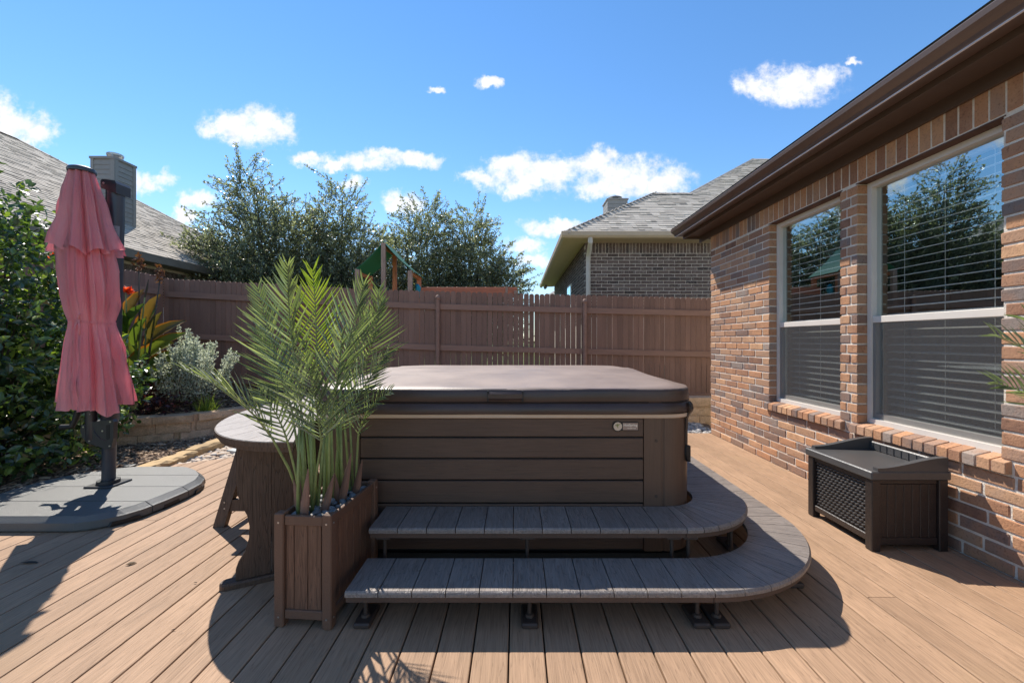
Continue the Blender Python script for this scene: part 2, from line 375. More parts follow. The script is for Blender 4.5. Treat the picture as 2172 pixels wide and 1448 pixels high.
def glass_mat(name, refl, tint, rough=0.0):
    m, N = new_mat(name)
    geo = N.n('ShaderNodeNewGeometry')
    cs = N.math('ABSOLUTE', N.vmath('DOT_PRODUCT', geo.outputs['Incoming'], geo.outputs['Normal']).outputs['Value'])
    f5 = N.math('POWER', N.math('SUBTRACT', 1.0, cs, True), 5.0)
    f = N.math('ADD', refl, N.math('MULTIPLY', f5, 1-refl))
    tr = N.n('ShaderNodeBsdfTransparent', {'Color': tint})
    gl = N.n('ShaderNodeBsdfGlossy', {'Color': (.80, .97, 1, 1), 'Roughness': rough})
    finish(N, N.n('ShaderNodeMixShader', {0: f, 1: tr.outputs[0], 2: gl.outputs[0]}).outputs[0])
    return m
M['glass'] = glass_mat('coated window glass', .34, (.95, .99, .98, 1), .004)

def screen_mat():
    m, N = new_mat('insect screen mesh')
    tr = N.n('ShaderNodeBsdfTransparent', {'Color': (.78, .78, .78, 1)})
    tc = N.n('ShaderNodeTexCoord')
    n = N.n('ShaderNodeTexNoise', {'Vector': N.vmath('MULTIPLY', tc.outputs['Object'], (1, 14, 90)).outputs[0], 'Scale': 4.0, 'Detail': 2.0})
    df = N.n('ShaderNodeBsdfDiffuse', {'Color': N.ramp(n.outputs[0], [(.3, (.10, .10, .102)), (.7, (.18, .18, .185))])})
    finish(N, N.n('ShaderNodeMixShader', {0: .36, 1: tr.outputs[0], 2: df.outputs[0]}).outputs[0])
    return m
M['screen'] = screen_mat()

# ------------------------------------------------------------------ geometry helpers
ORG = {}

class MB:
    def __init__(s):
        s.v = []; s.f = []
    def add(s, vs, fs):
        o = len(s.v)
        s.v += [tuple(p) for p in vs]
        s.f += [tuple(i+o for i in f) for f in fs]
    def box(s, x0, y0, z0, x1, y1, z1):
        s.add([(x0, y0, z0), (x1, y0, z0), (x1, y1, z0), (x0, y1, z0), (x0, y0, z1), (x1, y0, z1), (x1, y1, z1), (x0, y1, z1)],
              [(0, 3, 2, 1), (4, 5, 6, 7), (0, 1, 5, 4), (1, 2, 6, 5), (2, 3, 7, 6), (3, 0, 4, 7)])
        return s
    def cbox(s, x0, y0, z0, x1, y1, z1, c=.004):
        """box with chamfered edges"""
        xs = (x0, x1); ys = (y0, y1); zs = (z0, z1)
        V = []; idx = {}
        for i in (0, 1):
            for j in (0, 1):
                for k in (0, 1):
                    sx = c if i == 0 else -c; sy = c if j == 0 else -c; sz = c if k == 0 else -c
                    idx[i, j, k, 0] = len(V); V.append((xs[i], ys[j]+sy, zs[k]+sz))
                    idx[i, j, k, 1] = len(V); V.append((xs[i]+sx, ys[j], zs[k]+sz))
                    idx[i, j, k, 2] = len(V); V.append((xs[i]+sx, ys[j]+sy, zs[k]))
        F = []
        q = [(0, 0), (1, 0), (1, 1), (0, 1)]
        for i in (0, 1):
            F.append(tuple(idx[i, a, b, 0] for a, b in (q if i else q[::-1])))
            F.append(tuple(idx[a, i, b, 1] for a, b in (q[::-1] if i else q)))
            F.append(tuple(idx[a, b, i, 2] for a, b in (q if i else q[::-1])))
        for a in (0, 1):
            for b in (0, 1):
                F.append((idx[a, b, 0, 0], idx[a, b, 1, 0], idx[a, b, 1, 1], idx[a, b, 0, 1]))
                F.append((idx[a, 0, b, 0], idx[a, 1, b, 0], idx[a, 1, b, 2], idx[a, 0, b, 2]))
                F.append((idx[0, a, b, 1], idx[1, a, b, 1], idx[1, a, b, 2], idx[0, a, b, 2]))
                for k in (0, 1):
                    pass
        for i in (0, 1):
            for j in (0, 1):
                for k in (0, 1):
                    F.append((idx[i, j, k, 0], idx[i, j, k, 1], idx[i, j, k, 2]))
        s.add(V, F)
        return s
    def prism(s, poly, axis, a, b):
        n = len(poly)
        def P(p, t):
            if axis == 'X': return (t, p[0], p[1])
            if axis == 'Y': return (p[0], t, p[1])
            return (p[0], p[1], t)
        V = [P(p, a) for p in poly]+[P(p, b) for p in poly]
        F = [tuple(range(n))[::-1], tuple(range(n, 2*n))]
        F += [(i, (i+1) % n, n+(i+1) % n, n+i) for i in range(n)]
        s.add(V, F)
        return s
    def rings(s, rs, cap0=True, cap1=True, closed=True):
        n = len(rs[0]); V = [p for r in rs for p in r]; F = []
        for k in range(len(rs)-1):
            for i in range(n if closed else n-1):
                j = (i+1) % n
                F.append((k*n+i, k*n+j, (k+1)*n+j, (k+1)*n+i))
        if cap0: F.append(tuple(range(n))[::-1])
        if cap1: F.append(tuple((len(rs)-1)*n+i for i in range(n)))
        s.add(V, F)
        return s
    def tube(s, pts, rad, sides=8, sx=1.0, cap=True):
        pts = [Vector(p) for p in pts]
        if not isinstance(rad, (list, tuple)): rad = [rad]*len(pts)
        rs = []
        up0 = None
        for i, p in enumerate(pts):
            t = (pts[min(i+1, len(pts)-1)]-pts[max(i-1, 0)])
            if t.length < 1e-9: t = Vector((0, 0, 1))
            t.normalize()
            if up0 is None:
                up0 = Vector((0, 1, 0)) if abs(t.y) < .9 else Vector((1, 0, 0))
            a = t.cross(up0)
            if a.length < 1e-4: a = t.cross(Vector((1, 0, 0)))
            a.normalize()
            b = a.cross(t).normalized()
            up0 = b
            rs.append([tuple(p+a*math.cos(2*math.pi*k/sides)*rad[i]*sx+b*math.sin(2*math.pi*k/sides)*rad[i]) for k in range(sides)])
        s.rings(rs, cap, cap)
        return s
    def lathe(s, prof, c=(0, 0), n=20):
        rs = [[(c[0]+r*math.cos(2*math.pi*k/n), c[1]+r*math.sin(2*math.pi*k/n), z) for k in range(n)] for r, z in prof]
        s.rings(rs)
        return s
    def ellipsoid(s, c, r, seg=8, ring=5, jit=0.0, rot=None):
        V = []; F = []
        V.append(Vector((0, 0, -1)))
        for i in range(1, ring):
            th = -math.pi/2+math.pi*i/ring
            for k in range(seg):
                ph = 2*math.pi*k/seg
                V.append(Vector((math.cos(th)*math.cos(ph), math.cos(th)*math.sin(ph), math.sin(th))))
        V.append(Vector((0, 0, 1)))
        if jit: V = [p*(1+random.uniform(-jit, jit)) for p in V]
        for k in range(seg): F.append((0, 1+(k+1) % seg, 1+k))
        for i in range(ring-2):
            for k in range(seg):
                a = 1+i*seg+k; b = 1+i*seg+(k+1) % seg
                F.append((a, b, b+seg, a+seg))
        L = len(V)-1; o = 1+(ring-2)*seg
        for k in range(seg): F.append((o+k, o+(k+1) % seg, L))
        out = []
        for p in V:
            q = Vector((p.x*r[0], p.y*r[1], p.z*r[2]))
            if rot: q = rot @ q
            out.append((q.x+c[0], q.y+c[1], q.z+c[2]))
        s.add(out, F)
        return s
    def xf(s, m):
        s.v = [tuple(m @ Vector(p)) for p in s.v]
        return s
    def mesh(s, name, org=(0, 0, 0)):
        me = bpy.data.meshes.new(name)
        me.from_pydata([(p[0]-org[0], p[1]-org[1], p[2]-org[2]) for p in s.v], [], s.f)
        me.update()
        return me
    def fixn(s):
        return s
    def build(s, name, mat, parent=None, loc=None, smooth=False, label=None, kind=None, recalc=True):
        """one mesh object; vertices are given in world space"""
        org = loc if loc is not None else (ORG[parent.name] if parent else (0, 0, 0))
        me = s.mesh(name, org)
        if recalc:
            bm = bmesh.new(); bm.from_mesh(me)
            bmesh.ops.recalc_face_normals(bm, faces=bm.faces)
            bm.to_mesh(me); bm.free()
        return link(name, me, mat, parent, org, smooth, label, kind)

def link(name, me, mat, parent=None, org=(0, 0, 0), smooth=False, label=None, kind=None, rot=None, scale=None):
    if mat is not None and not me.materials:
        me.materials.append(mat)
    if smooth:
        for p in me.polygons: p.use_smooth = True
        if smooth == 'auto':
            try: me.set_sharp_from_angle(angle=R(38))
            except Exception: pass
    o = bpy.data.objects.new(name, me)
    COL.objects.link(o)
    if parent:
        po = ORG[parent.name]
        o.parent = parent
        o.location = (org[0]-po[0], org[1]-po[1], org[2]-po[2])
    else:
        o.location = org
    if rot: o.rotation_euler = rot
    if scale: o.scale = scale
    ORG[o.name] = tuple(org)
    if label: o['label'] = label
    if kind: o['kind'] = kind
    return o

def thing(name, label, cat, loc, group=None):
    o = bpy.data.objects.new(name, None)
    o.empty_display_size = .1
    COL.objects.link(o)
    o.location = loc
    ORG[o.name] = tuple(loc)
    o['label'] = label; o['category'] = cat
    if group: o['group'] = group
    return o

def tag(o, label, cat, group=None):
    o['label'] = label; o['category'] = cat
    if group: o['group'] = group
    return o

def lerp_pts(pts, x):
    if x <= pts[0][0]: return pts[0][1]
    for (a, b), (c, d) in zip(pts, pts[1:]):
        if x <= c: return b+(d-b)*(x-a)/(c-a)
    return pts[-1][1]

def leaf_quad(mb, p, d, n, L, W, fold=.25):
    """pointed leaf from p along d, facing n: six vertices, four faces"""
    d = d.normalized()
    s = d.cross(n)
    if s.length < 1e-4: s = d.cross(Vector((.3, .5, .8)))
    s.normalize(); n = s.cross(d).normalized()
    o = len(mb.v)
    a = p; m1 = p+d*L*.35-n*W*fold*.3; m2 = p+d*L*.72-n*W*fold*.3; t = p+d*L-n*L*.10
    l1 = p+d*L*.36+s*W*.5+n*W*fold*.3; r1 = p+d*L*.36-s*W*.5+n*W*fold*.3
    l2 = p+d*L*.70+s*W*.38+n*W*fold*.2; r2 = p+d*L*.70-s*W*.38+n*W*fold*.2
    mb.v += [tuple(a), tuple(m1), tuple(m2), tuple(t), tuple(l1), tuple(r1), tuple(l2), tuple(r2)]
    mb.f += [(o, o+1, o+4), (o, o+5, o+1), (o+1, o+2, o+6, o+4), (o+1, o+5, o+7, o+2), (o+2, o+3, o+6), (o+2, o+7, o+3)]

def leaf_simple(mb, p, d, n, L, W):
    d = d.normalized(); s = d.cross(n)
    if s.length < 1e-4: s = d.cross(Vector((.3, .5, .8)))
    s.normalize()
    o = len(mb.v)
    mb.v += [tuple(p), tuple(p+d*L*.5+s*W*.5), tuple(p+d*L), tuple(p+d*L*.5-s*W*.5)]
    mb.f += [(o, o+1, o+2, o+3)]

def rv():
    while True:
        v = Vector((random.uniform(-1, 1), random.uniform(-1, 1), random.uniform(-1, 1)))
        if .05 < v.length < 1: return v.normalized()

# ================================================================== SETTING
# ---- ground
g = MB()
g.add([(-400, -60, -.12), (400, -60, -.12), (400, 900, -.12), (-400, 900, -.12)], [(0, 1, 2, 3)])
g.build('ground', M['lawn'], kind='structure')
lw = MB()
lw.add([(-60, 7.28, .15), (60, 7.28, .15), (60, 60, .3), (-60, 60, .3)], [(0, 1, 2, 3)])
lw.build('neighbour_lawn', M['lawn'], kind='structure')

# ---- deck
DECK_END = [(-4.8, 2.35), (-3.66, 4.02), (-2.96, 4.43), (-2.2, 4.95), (-1.5, 5.6), (2.7, 5.6)]
yend = lambda x: lerp_pts(DECK_END, x)
PITCH = .1417
BW = .1362
sub = MB()
sub.prism([(-4.75, -4.25), (2.56, -4.25), (2.56, 5.57), (-1.5, 5.57), (-2.2, 4.92), (-2.96, 4.40), (-3.66, 3.99), (-4.75, 2.35)], 'Z', -.11, -.031)
deck = sub.build('deck', M['under'], loc=(0, 0, 0), kind='structure')
splits = {12: 2.02, 13: 3.44, 14: 4.85, -18: 2.88, -12: 3.3, 8: .9, -5: 1.1, -23: 1.9, 16: 1.0, -9: 4.6}
i0 = -33
for i in range(i0, 19):
    xa = -.029+i*PITCH+.0028
    xb = xa+BW
    if xb > 2.562: xb = 2.562
    if xb-xa < .03: continue
    segs = [(-4.2, None)]
    if i in splits: segs = [(-4.2, splits[i]-.0015), (splits[i]+.0015, None)]
    for (y0, y1) in segs:
        ya = y1 if y1 else yend(xa); yb = y1 if y1 else yend(xb)
        c = .0045; th = .0255
        prof = [(xa, -th), (xb, -th), (xb, -c), (xb-c*.35, -c*.3), (xb-c, 0), (xa+c, 0), (xa+c*.35, -c*.3), (xa, -c)]
        xc = (xa+xb)/2
        mb = MB()
        r0 = [(p[0], y0, p[1]) for p in prof]
        r1 = [(p[0], ya+(yb-ya)*(p[0]-xa)/(xb-xa), p[1]) for p in prof]
        mb.rings([r0, r1])
        mb.build('deck_board', M['deck'], deck, loc=(xc, y0, 0))

# ---- beds
WALLP = [(-7.5, 4.5), (-5.1, 5.12), (-4.3, 5.5), (-4.08, 5.85), (-3.75, 6.32), (-2.4, 6.45), (2.9, 6.55)]
wally = lambda x: lerp_pts(WALLP, x)
FTOP = [(-6.2, 2.285), (-2.44, 2.085), (3.3, 1.935)]
FBASE = [(-6.2, .47), (-2.4, .36), (3.3, .24)]
def bedz(x, y):
    w = wally(x)+.12
    t = max(0, min(1, (y-w)/(7.25-w)))
    return .235+(lerp_pts(FBASE, x)-.235)*t+.02*noise.noise(Vector((x*2.3, y*2.3, 0)))
mb = MB(); nx, ny = 90, 18
for i in range(nx+1):
    x = -6.6+9.6*i/nx
    for j in range(ny+1):
        w = wally(x)+.1
        y = w+(7.27-w)*j/ny
        mb.v.append((x, y, bedz(x, y)))
for i in range(nx):
    for j in range(ny):
        a = i*(ny+1)+j
        mb.f.append((a, a+ny+1, a+ny+2, a+1))
mb.build('planting_bed', M['mulchg'], smooth=True, kind='structure')
mb = MB(); nx, ny = 80, 40
for i in range(nx+1):
    x = -7.5+10.4*i/nx
    for j in range(ny+1):
        y = 1.0+5.7*j/ny
        z = -.055+.02*noise.noise(Vector((x*2, y*2, 3)))
        if x > -4.6 and y < yend(x)+.02: z = -.115
        mb.v.append((x, y, z))
for i in range(nx):
    for j in range(ny):
        a = i*(ny+1)+j
        mb.f.append((a, a+ny+1, a+ny+2, a+1))
mb.build('mulch_path', M['mulchg'], smooth=True, kind='structure')
# bark chips
def chips(name, pts, n, smin, smax, zf):
    mb = MB()
    for _ in range(n):
        x, y = pts()
        if x is None: continue
        z = zf(x, y)
        L = random.uniform(smin, smax); W = L*random.uniform(.12, .4)
        q = Matrix.Rotation(random.uniform(0, 6.28), 3, 'Z') @ Matrix.Rotation(random.gauss(0, .25), 3, 'Y') @ Matrix.Rotation(random.gauss(0, .4), 3, 'X')
        c = Vector((x, y, z+random.uniform(0.003, .018)))
        V = [c+q @ Vector(p) for p in ((-L/2, -W/2, 0), (L/2, -W*.3, 0), (L*.45, W/2, 0), (-L*.4, W*.4, 0), (-L*.3, -W*.2, .006), (L*.35, 0, .005))]
        mb.add(V, [(0, 1, 5, 4), (1, 2, 5), (2, 3, 4, 5), (3, 0, 4), (0, 3, 2, 1)])
    return mb.build(name, M['chip'], kind='stuff', recalc=False)
def pt_bed():
    x = random.uniform(-6.0, -1.0); y = random.uniform(wally(x)+.2, min(7.15, wally(x)+1.9)); return x, y
chips('bark_mulch', pt_bed, 4200, .03, .10, bedz)
def pt_low():
    x = random.uniform(-5.6, -3.3); y = random.uniform(2.6, 5.9)
    if y > wally(x)-.02 or y < yend(x)+.01 or (x > -3.75 and y < 5.2 and y > 3.9 and x > -3.62): return None, None
    return x, y
chips('wood_mulch', pt_low, 7000, .03, .11, lambda x, y: -.055)

# river rock and gravel
def rocks(name, mat, region, n, smin, smax, z):
    mb = MB()
    for _ in range(n):
        p = region()
        if p is None: continue
        s = random.uniform(smin, smax)
        rot = Matrix.Rotation(random.uniform(0, 6.28), 3, 'Z') @ Matrix.Rotation(random.gauss(0, .3), 3, 'X')
        mb.ellipsoid((p[0], p[1], z+random.uniform(0, .022)), (s, s*random.uniform(.55, .85), s*random.uniform(.3, .5)), 7, 4, .1, rot)
    return mb.build(name, mat, smooth=True, kind='stuff', recalc=False)
def reg_river():
    y = random.uniform(4.0, 6.3); x = random.uniform(-3.42, -1.9)
    if y < yend(x)+.02 or y > wally(x)-.03: return None
    return x, y
rocks('river_rock', M['gravelm'], reg_river, 2600, .022, .055, -.045)
rocks('grey_gravel', M['gravelg'], lambda: (random.uniform(1.2, 2.75), random.uniform(5.64, 6.45)), 1500, .016, .045, -.045)

# retaining walls: split faced blocks in courses under a cap
def block_mesh(L, D, H, rough=.012):
    mb = MB(); nx, nz = 6, 3
    # rough front face towards -Y
    for i in range(nx+1):
        for k in range(nz+1):
            e = 1 if (0 < i < nx and 0 < k < nz) else 0
            mb.v.append((-L/2+L*i/nx, -D/2-e*random.uniform(.2, 1)*rough, H*k/nz))
    for i in range(nx):
        for k in range(nz):
            a = i*(nz+1)+k
            mb.f.append((a, a+nz+1, a+nz+2, a+1))
    mb.box(-L/2, -D/2+.002, 0, L/2, D/2, H)
    return mb.mesh('retaining_block')
def retaining(label, pts, courses, zbase, hs, group=None, L=.36):
    t = thing('retaining_wall', label, 'garden wall', (pts[0][0], pts[0][1], zbase), None)
    variants = {}
    cm = MB()
    for a, b in zip(pts, pts[1:]):
        dx, dy = b[0]-a[0], b[1]-a[1]; l_ = math.hypot(dx, dy); nx_, ny_ = -dy/l_, dx/l_
        q0 = [(a[0]-nx_*.085-dx/l_*.03, a[1]-ny_*.085-dy/l_*.03), (b[0]-nx_*.085+dx/l_*.03, b[1]-ny_*.085+dy/l_*.03), (b[0]+nx_*.12, b[1]+ny_*.12), (a[0]+nx_*.12, a[1]+ny_*.12)]
        cm.prism(q0, 'Z', zbase, zbase+sum(hs)-.012)
    cm.build('wall_core', M['block'], t)
    z = zbase
    for ci, H in enumerate(hs):
        cap = ci == len(hs)-1
        nm = 'cap_stone' if cap else 'wall_block'
        if (ci, 'm') not in variants:
            variants[ci, 'm'] = [block_mesh(L*(1.12 if cap else 1)-.006, .26 if cap else .22, H-.005, .008 if cap else .014) for _ in range(4)]
        # walk along polyline
        step = L*(1.12 if cap else 1)
        s = step*(.5 if ci % 2 else .02)
        seg = []
        tot = 0
        for a, b in zip(pts, pts[1:]):
            d = math.hypot(b[0]-a[0], b[1]-a[1]); seg.append((tot, d, a, b)); tot += d
        while s < tot:
            for st, d, a, b in seg:
                if st <= s <= st+d:
                    f = (s-st)/d
                    x = a[0]+(b[0]-a[0])*f; y = a[1]+(b[1]-a[1])*f
                    ang = math.atan2(b[1]-a[1], b[0]-a[0])
                    me = random.choice(variants[ci, 'm'])
                    off = -.015 if cap else 0
                    link(nm, me, M['block'], t, (x-math.sin(ang)*-off*-1, y+off, z+random.uniform(-.001, .001)), rot=(0, 0, ang+random.uniform(-.01, .01)))
                    break
            s += step
        z += H
    return t
retaining('low curved retaining wall of tan split blocks and cap stones below the cannas', [(-5.9, 4.92), (-5.1, 5.12), (-4.3, 5.5), (-4.08, 5.85), (-3.75, 6.32), (-2.4, 6.45), (-.6, 6.5)], 2, -.075, [.13, .125, .095])
retaining('short tan block wall seen between the hot tub and the corner of the brick house', [(.9, 6.56), (3.4, 6.6)], 2, -.075, [.15, .15, .13], L=.42)

# edging stones
for k, (x, y, L, a, lab) in enumerate([(-3.47, 4.22, .62, 1.62, 'rough tan sandstone edging block next to the umbrella base'), (-3.52, 4.98, .86, 1.60, 'longer rough tan sandstone edging block leading back to the curved wall')]):
    mb = MB()
    n = 9
    rs = []
    for i in range(n+1):
        u = -L/2+L*i/n
        j = lambda: random.uniform(-.008, .008)
        w = .085+random.uniform(-.012, .012)
        rs.append([(u, -w+j(), -.06), (u, w+j(), -.06), (u+j(), w+j(), .03), (u, w-.02+j(), .05+j()), (u, -w+.02+j(), .052+j()), (u+j(), -w+j(), .03)])
    mb.rings(rs)
    mb.xf(Matrix.Translation((x, y, 0)) @ Matrix.Rotation(a, 4, 'Z'))
    o = mb.build('edging_stone', M['sandstone'], loc=(x, y, -.06))
    tag(o, lab, 'edging stone', 'sandstone edging stones')
mb = MB()
mb.prism([(-3.22, 4.72), (-2.86, 4.56), (-2.56, 4.86), (-2.5, 5.25), (-2.95, 5.3)], 'Z', -.05, .004)
tag(mb.build('flagstone', M['flag'], loc=(-2.9, 4.9, -.05)), 'flat pale grey flagstone among the river rocks beside the deck', 'stepping stone')

# ---- fences
def picket_mesh(w, h, t):
    r = w*.5
    poly = [(-r, 0), (r, 0), (r, h-.035)]
    for a in range(1, 6):
        th = math.pi/2*a/6
        poly.append((r-.028*(1-math.cos(th))*1.0, h-.035+.032*math.sin(th)))
    poly += [(r*.35, h), (-r*.35, h)]
    for a in range(5, 0, -1):
        th = math.pi/2*a/6
        poly.append((-r+.028*(1-math.cos(th)), h-.035+.032*math.sin(th)))
    poly.append((-r, h-.035))
    mb = MB(); mb.prism(poly, 'Y', -t/2, t/2)
    return mb.mesh('picket')
PK = [picket_mesh(w, 2.0, .016) for w in (.0865, .085, .0835)]
PKN = [picket_mesh(w, 2.0, .016) for w in (.0825, .081)]
FY = 7.2
fence = thing('wooden_fence', 'long brown stained picket fence with three rails behind the hot tub', 'fence', (-5.96, FY, .3))
x = -5.98
while x < 3.6:
    wide = (-.6 < x < 1.35 and random.random() < .5) or random.random() < .12
    me = random.choice(PKN if wide else PK)
    link('picket', me, M['fence'], fence, (x+.044, FY+random.uniform(-.002, .002), lerp_pts(FTOP, x)-2.0+random.uniform(-.006, .006)), rot=(0, random.gauss(0, .001), 0))
    x += .0885
POSTX = [-5.9, -3.75, -1.32, 1.15, 3.6]
for a, b in zip(POSTX, POSTX[1:]):
    for dz in (-.265, -.955, -1.66):
        za = lerp_pts(FTOP, a)+dz; zb = lerp_pts(FTOP, b)+dz
        mb = MB()
        rs = []
        for (xx, zz) in ((a+.004, za), (b-.004, zb)):
            rs.append([(xx, FY-.05, zz-.046), (xx, FY-.011, zz-.046), (xx, FY-.011, zz+.046), (xx, FY-.05, zz+.046)])
        mb.rings(rs)
        mb.build('rail', M['fencerail'], fence, loc=((a+b)/2, FY, za))
for px in POSTX[1:4]:
    zt = lerp_pts(FTOP, px)-.09
    p = MB().lathe([(.036, .15), (.036, zt-.05), (.033, zt-.05)], (px, FY-.075), 14).build('post', M['fencerail'], fence, loc=(px, FY-.075, .2), smooth='auto')
    MB().lathe([(.041, zt-.055), (.041, zt-.03), (.034, zt-.005), (.02, zt+.012), (.003, zt+.018)], (px, FY-.075), 14).build('post_cap', M['fencerail'], p, smooth=True)
sidef = thing('wooden_fence', 'left side run of brown picket fence behind the cannas and the hedge', 'fence', (-5.98, 4, .3))
y = FY-.06
PKX = [MB() for _ in range(3)]
while y > 1.0:
    me = random.choice(PK)
    link('picket', me, M['fence'], sidef, (-5.985, y, 2.285-2.0+random.uniform(-.01, .01)+.02), rot=(0, 0, R(90)))
    y -= .0885
for dz in (-.255, -.95, -1.66):
    mb = MB().box(-5.974, 1.0, 2.285+dz-.046, -5.935, FY-.08, 2.285+dz+.046)
    mb.build('rail', M['fencerail'], sidef, loc=(-5.95, 4, 2.285+dz))

# ================================================================== HOUSE ON THE RIGHT
WX = 2.564
house = thing('brick_house', 'orange brown brick house wall with two tall windows and dark eaves beside the deck', 'house', (WX, 2.9, 0))
OPEN = [(3.36, 4.30), (2.245, 3.19)]
ZB, ZT = .61, 2.40
YE = 5.6
wall = MB()
MX0, MX1 = WX+.0055, WX+.10
def wbox(mb, y0, y1, z0, z1): mb.box(MX0, y0, z0, MX1, y1, z1)
wbox(wall, -1.2, 2.236, -.1, 2.66)
wbox(wall, 2.236, 3.199, -.1, ZB-.02); wbox(wall, 2.236, 3.199, ZT+.004, 2.66)
wbox(wall, 3.199, 3.351, -.1, 2.66)
wbox(wall, 3.351, 4.309, -.1, ZB-.02); wbox(wall, 3.351, 4.309, ZT+.004, 2.66)
wbox(wall, 4.309, YE-.009, -.1, 2.66)
wall_o = wall.build('wall', M['mortar'], house, loc=(WX, 2.9, 0))

CP = 2.40/32
BL = .262
BMESH = []
for k in range(6):
    mb = MB().cbox(0, 0, 0, .09, 1, 1, .0)  # placeholder replaced below
def brick_mesh(L, H, D, c=.004):
    mb = MB(); mb.cbox(0, -L/2, -H/2, D, L/2, H/2, c)
    bm = bmesh.new(); me = mb.mesh('brick'); bm.from_mesh(me)
    bmesh.ops.recalc_face_normals(bm, faces=bm.faces)
    for v in bm.verts: v.co += Vector((random.uniform(-1, 1)*.0012, random.uniform(-1, 1)*.0018, random.uniform(-1, 1)*.0018))
    bm.to_mesh(me); bm.free()
    me.materials.append(M['brick'])
    return me
bcache = {}
def getbrick(L, H):
    key = (round(L, 2), round(H, 3))
    if key not in bcache:
        bcache[key] = [brick_mesh(L, H, .094) for _ in range(3)]
    return random.choice(bcache[key])
bricks = []
def put(y0, y1, z0, z1):
    bricks.append(((y0+y1)/2, (z0+z1)/2, y1-y0, z1-z0))
J = .013
for k in range(-1, 32):
    z0 = k*CP; z1 = z0+CP-J
    zc = (z0+z1)/2
    if k == -1: z0 = -.06
    off = (BL/2 if k % 2 else 0)+ (0.02 if k % 3 == 0 else 0)
    # solid spans at this height
    if zc > ZB+.01: spans = [(-1.2, 2.245), (3.19+.0, 3.36), (4.30, YE)]
    elif zc > .525: spans = [(-1.2, 2.185), (3.2495, 3.3005), (4.36, YE)]
    else: spans = [(-1.2, YE)]
    for (a, b) in spans:
        if b-a < .2:
            if b-a > .1:
                if k % 2: put(a, a+.1, z0, z1); put(a+.1+J, b, z0, z1)
                else: put(a, a+.06, z0, z1); put(a+.06+J, b, z0, z1)
            else: put(a, b, z0, z1)
            continue
        y = YE-off if b == YE else b-off*.98
        if b-y > .03: put(y+J, b, z0, z1)
        while y > a+.001:
            y2 = max(a, y-BL+J)
            if y-y2 > .02: put(y2, y, z0, z1)
            y = y2-J
# soldier course
y = YE
while y > 1.6:
    put(y-.0695, y, ZT+.012, ZT+.222)
    y -= .0805
bricks = [b for b in bricks if b[0] > 1.55]
bricks.sort(key=lambda b: (b[0] if b[0] > 2.0 else 9))     # nearest (largest) first
for b in bricks[:262]:
    link('brick', getbrick(b[2], b[3]), M['brick'], wall_o, (WX+random.uniform(-.0015, .0015), b[0], b[1]), rot=(random.gauss(0, .003), 0, random.gauss(0, .004)))
fm = MB()
for b in bricks[262:]:
    fm.cbox(WX+random.uniform(-.0015, .0015), b[0]-b[2]/2, b[1]-b[3]/2, WX+.09, b[0]+b[2]/2, b[1]+b[3]/2, .0035)
fm.build('brickwork', M['bricki'], wall_o, kind='stuff')
# sills: rowlock bricks, sloping and proud
SB = []
for k in range(3):
    mb = MB()
    prof = [(-.030, .004), (-.030, .064), (.07, .09), (.07, .004)]
    mb.prism(prof, 'Y', -.0335, .0335)
    me = mb.mesh('sill_brick')
    bm = bmesh.new(); bm.from_mesh(me); bmesh.ops.bevel(bm, geom=list(bm.edges), offset=.003, segments=1, affect='EDGES')
    bmesh.ops.recalc_face_normals(bm, faces=bm.faces)
    for v in bm.verts: v.co += Vector((random.uniform(-1, 1)*.0015,)*3)
    bm.to_mesh(me); bm.free()
    SB.append(me)
for (a, b) in OPEN:
    n = 14; w = (b-a+.10)/n
    for i in range(n):
        link('sill_brick', random.choice(SB), M['brick'], wall_o, (WX+random.uniform(-.002, .002), a-.05+w*(i+.5), .522), rot=(random.gauss(0, .012), 0, 0))
    # mortar bed in the sill
    MB().prism([(WX-.022, .534), (WX-.022, .578), (WX+.068, .602), (WX+.068, .534)], 'Y', a-.045, b+.045).build('sill_mortar', M['mortar'], wall_o)
    # steel lintel
    MB().box(WX+.004, a-.02, ZT-.004, WX+.098, b+.02, ZT+.0035).build('lintel', M['lintel'], wall_o)
# eaves
for nm, mat, prof in (
    ('frieze_board', M['trim'], [(WX-.022, 2.575), (WX-.002, 2.575), (WX-.002, 2.665), (WX-.022, 2.665)]),
    ('soffit', M['trim'], [(2.352, 2.655), (2.60, 2.655), (2.60, 2.668), (2.352, 2.668)]),
    ('fascia_board', M['trim'], [(2.326, 2.632), (2.350, 2.632), (2.350, 2.80), (2.326, 2.80)])):
    MB().prism(prof, 'Y', -1.2, 5.90).build(nm, mat, house)
MB().box(2.352, 5.876, 2.625, 4.5, 5.899, 2.654).build('fascia_board', M['trim'], house)
MB().box(2.326, 5.902, 2.632, 4.5, 5.925, 2.80).build('fascia_board', M['trim'], house)
gprof = [(2.322, 2.668), (2.222, 2.660), (2.212, 2.672), (2.205, 2.690), (2.180, 2.708), (2.163, 2.722), (2.158, 2.748), (2.170, 2.750), (2.175, 2.730), (2.20, 2.705), (2.225, 2.680), (2.31, 2.685), (2.31, 2.76), (2.322, 2.76)]
gut = MB().prism(gprof, 'Y', -1.2, 5.93).build('gutter', M['gutter'], house)
MB().tube([(2.2195, -1.2, 2.6625), (2.2195, 5.932, 2.6605)], .0062, 6).build('gutter_lip', M['lip'], gut)
MB().tube([(2.163, -1.2, 2.7505), (2.163, 5.932, 2.7505)], .005, 6).build('gutter_lip', M['gutter'], gut)
rf = MB()
rf.add([(2.17, -1.2, 2.775), (2.17, 5.98, 2.775), (5.6, 2.55, 4.95), (5.6, -1.2, 4.95), (9.0, 5.98, 2.775), (9.0, -1.2, 2.775)],
       [(0, 1, 2, 3), (1, 4, 2), (4, 5, 3, 2)])
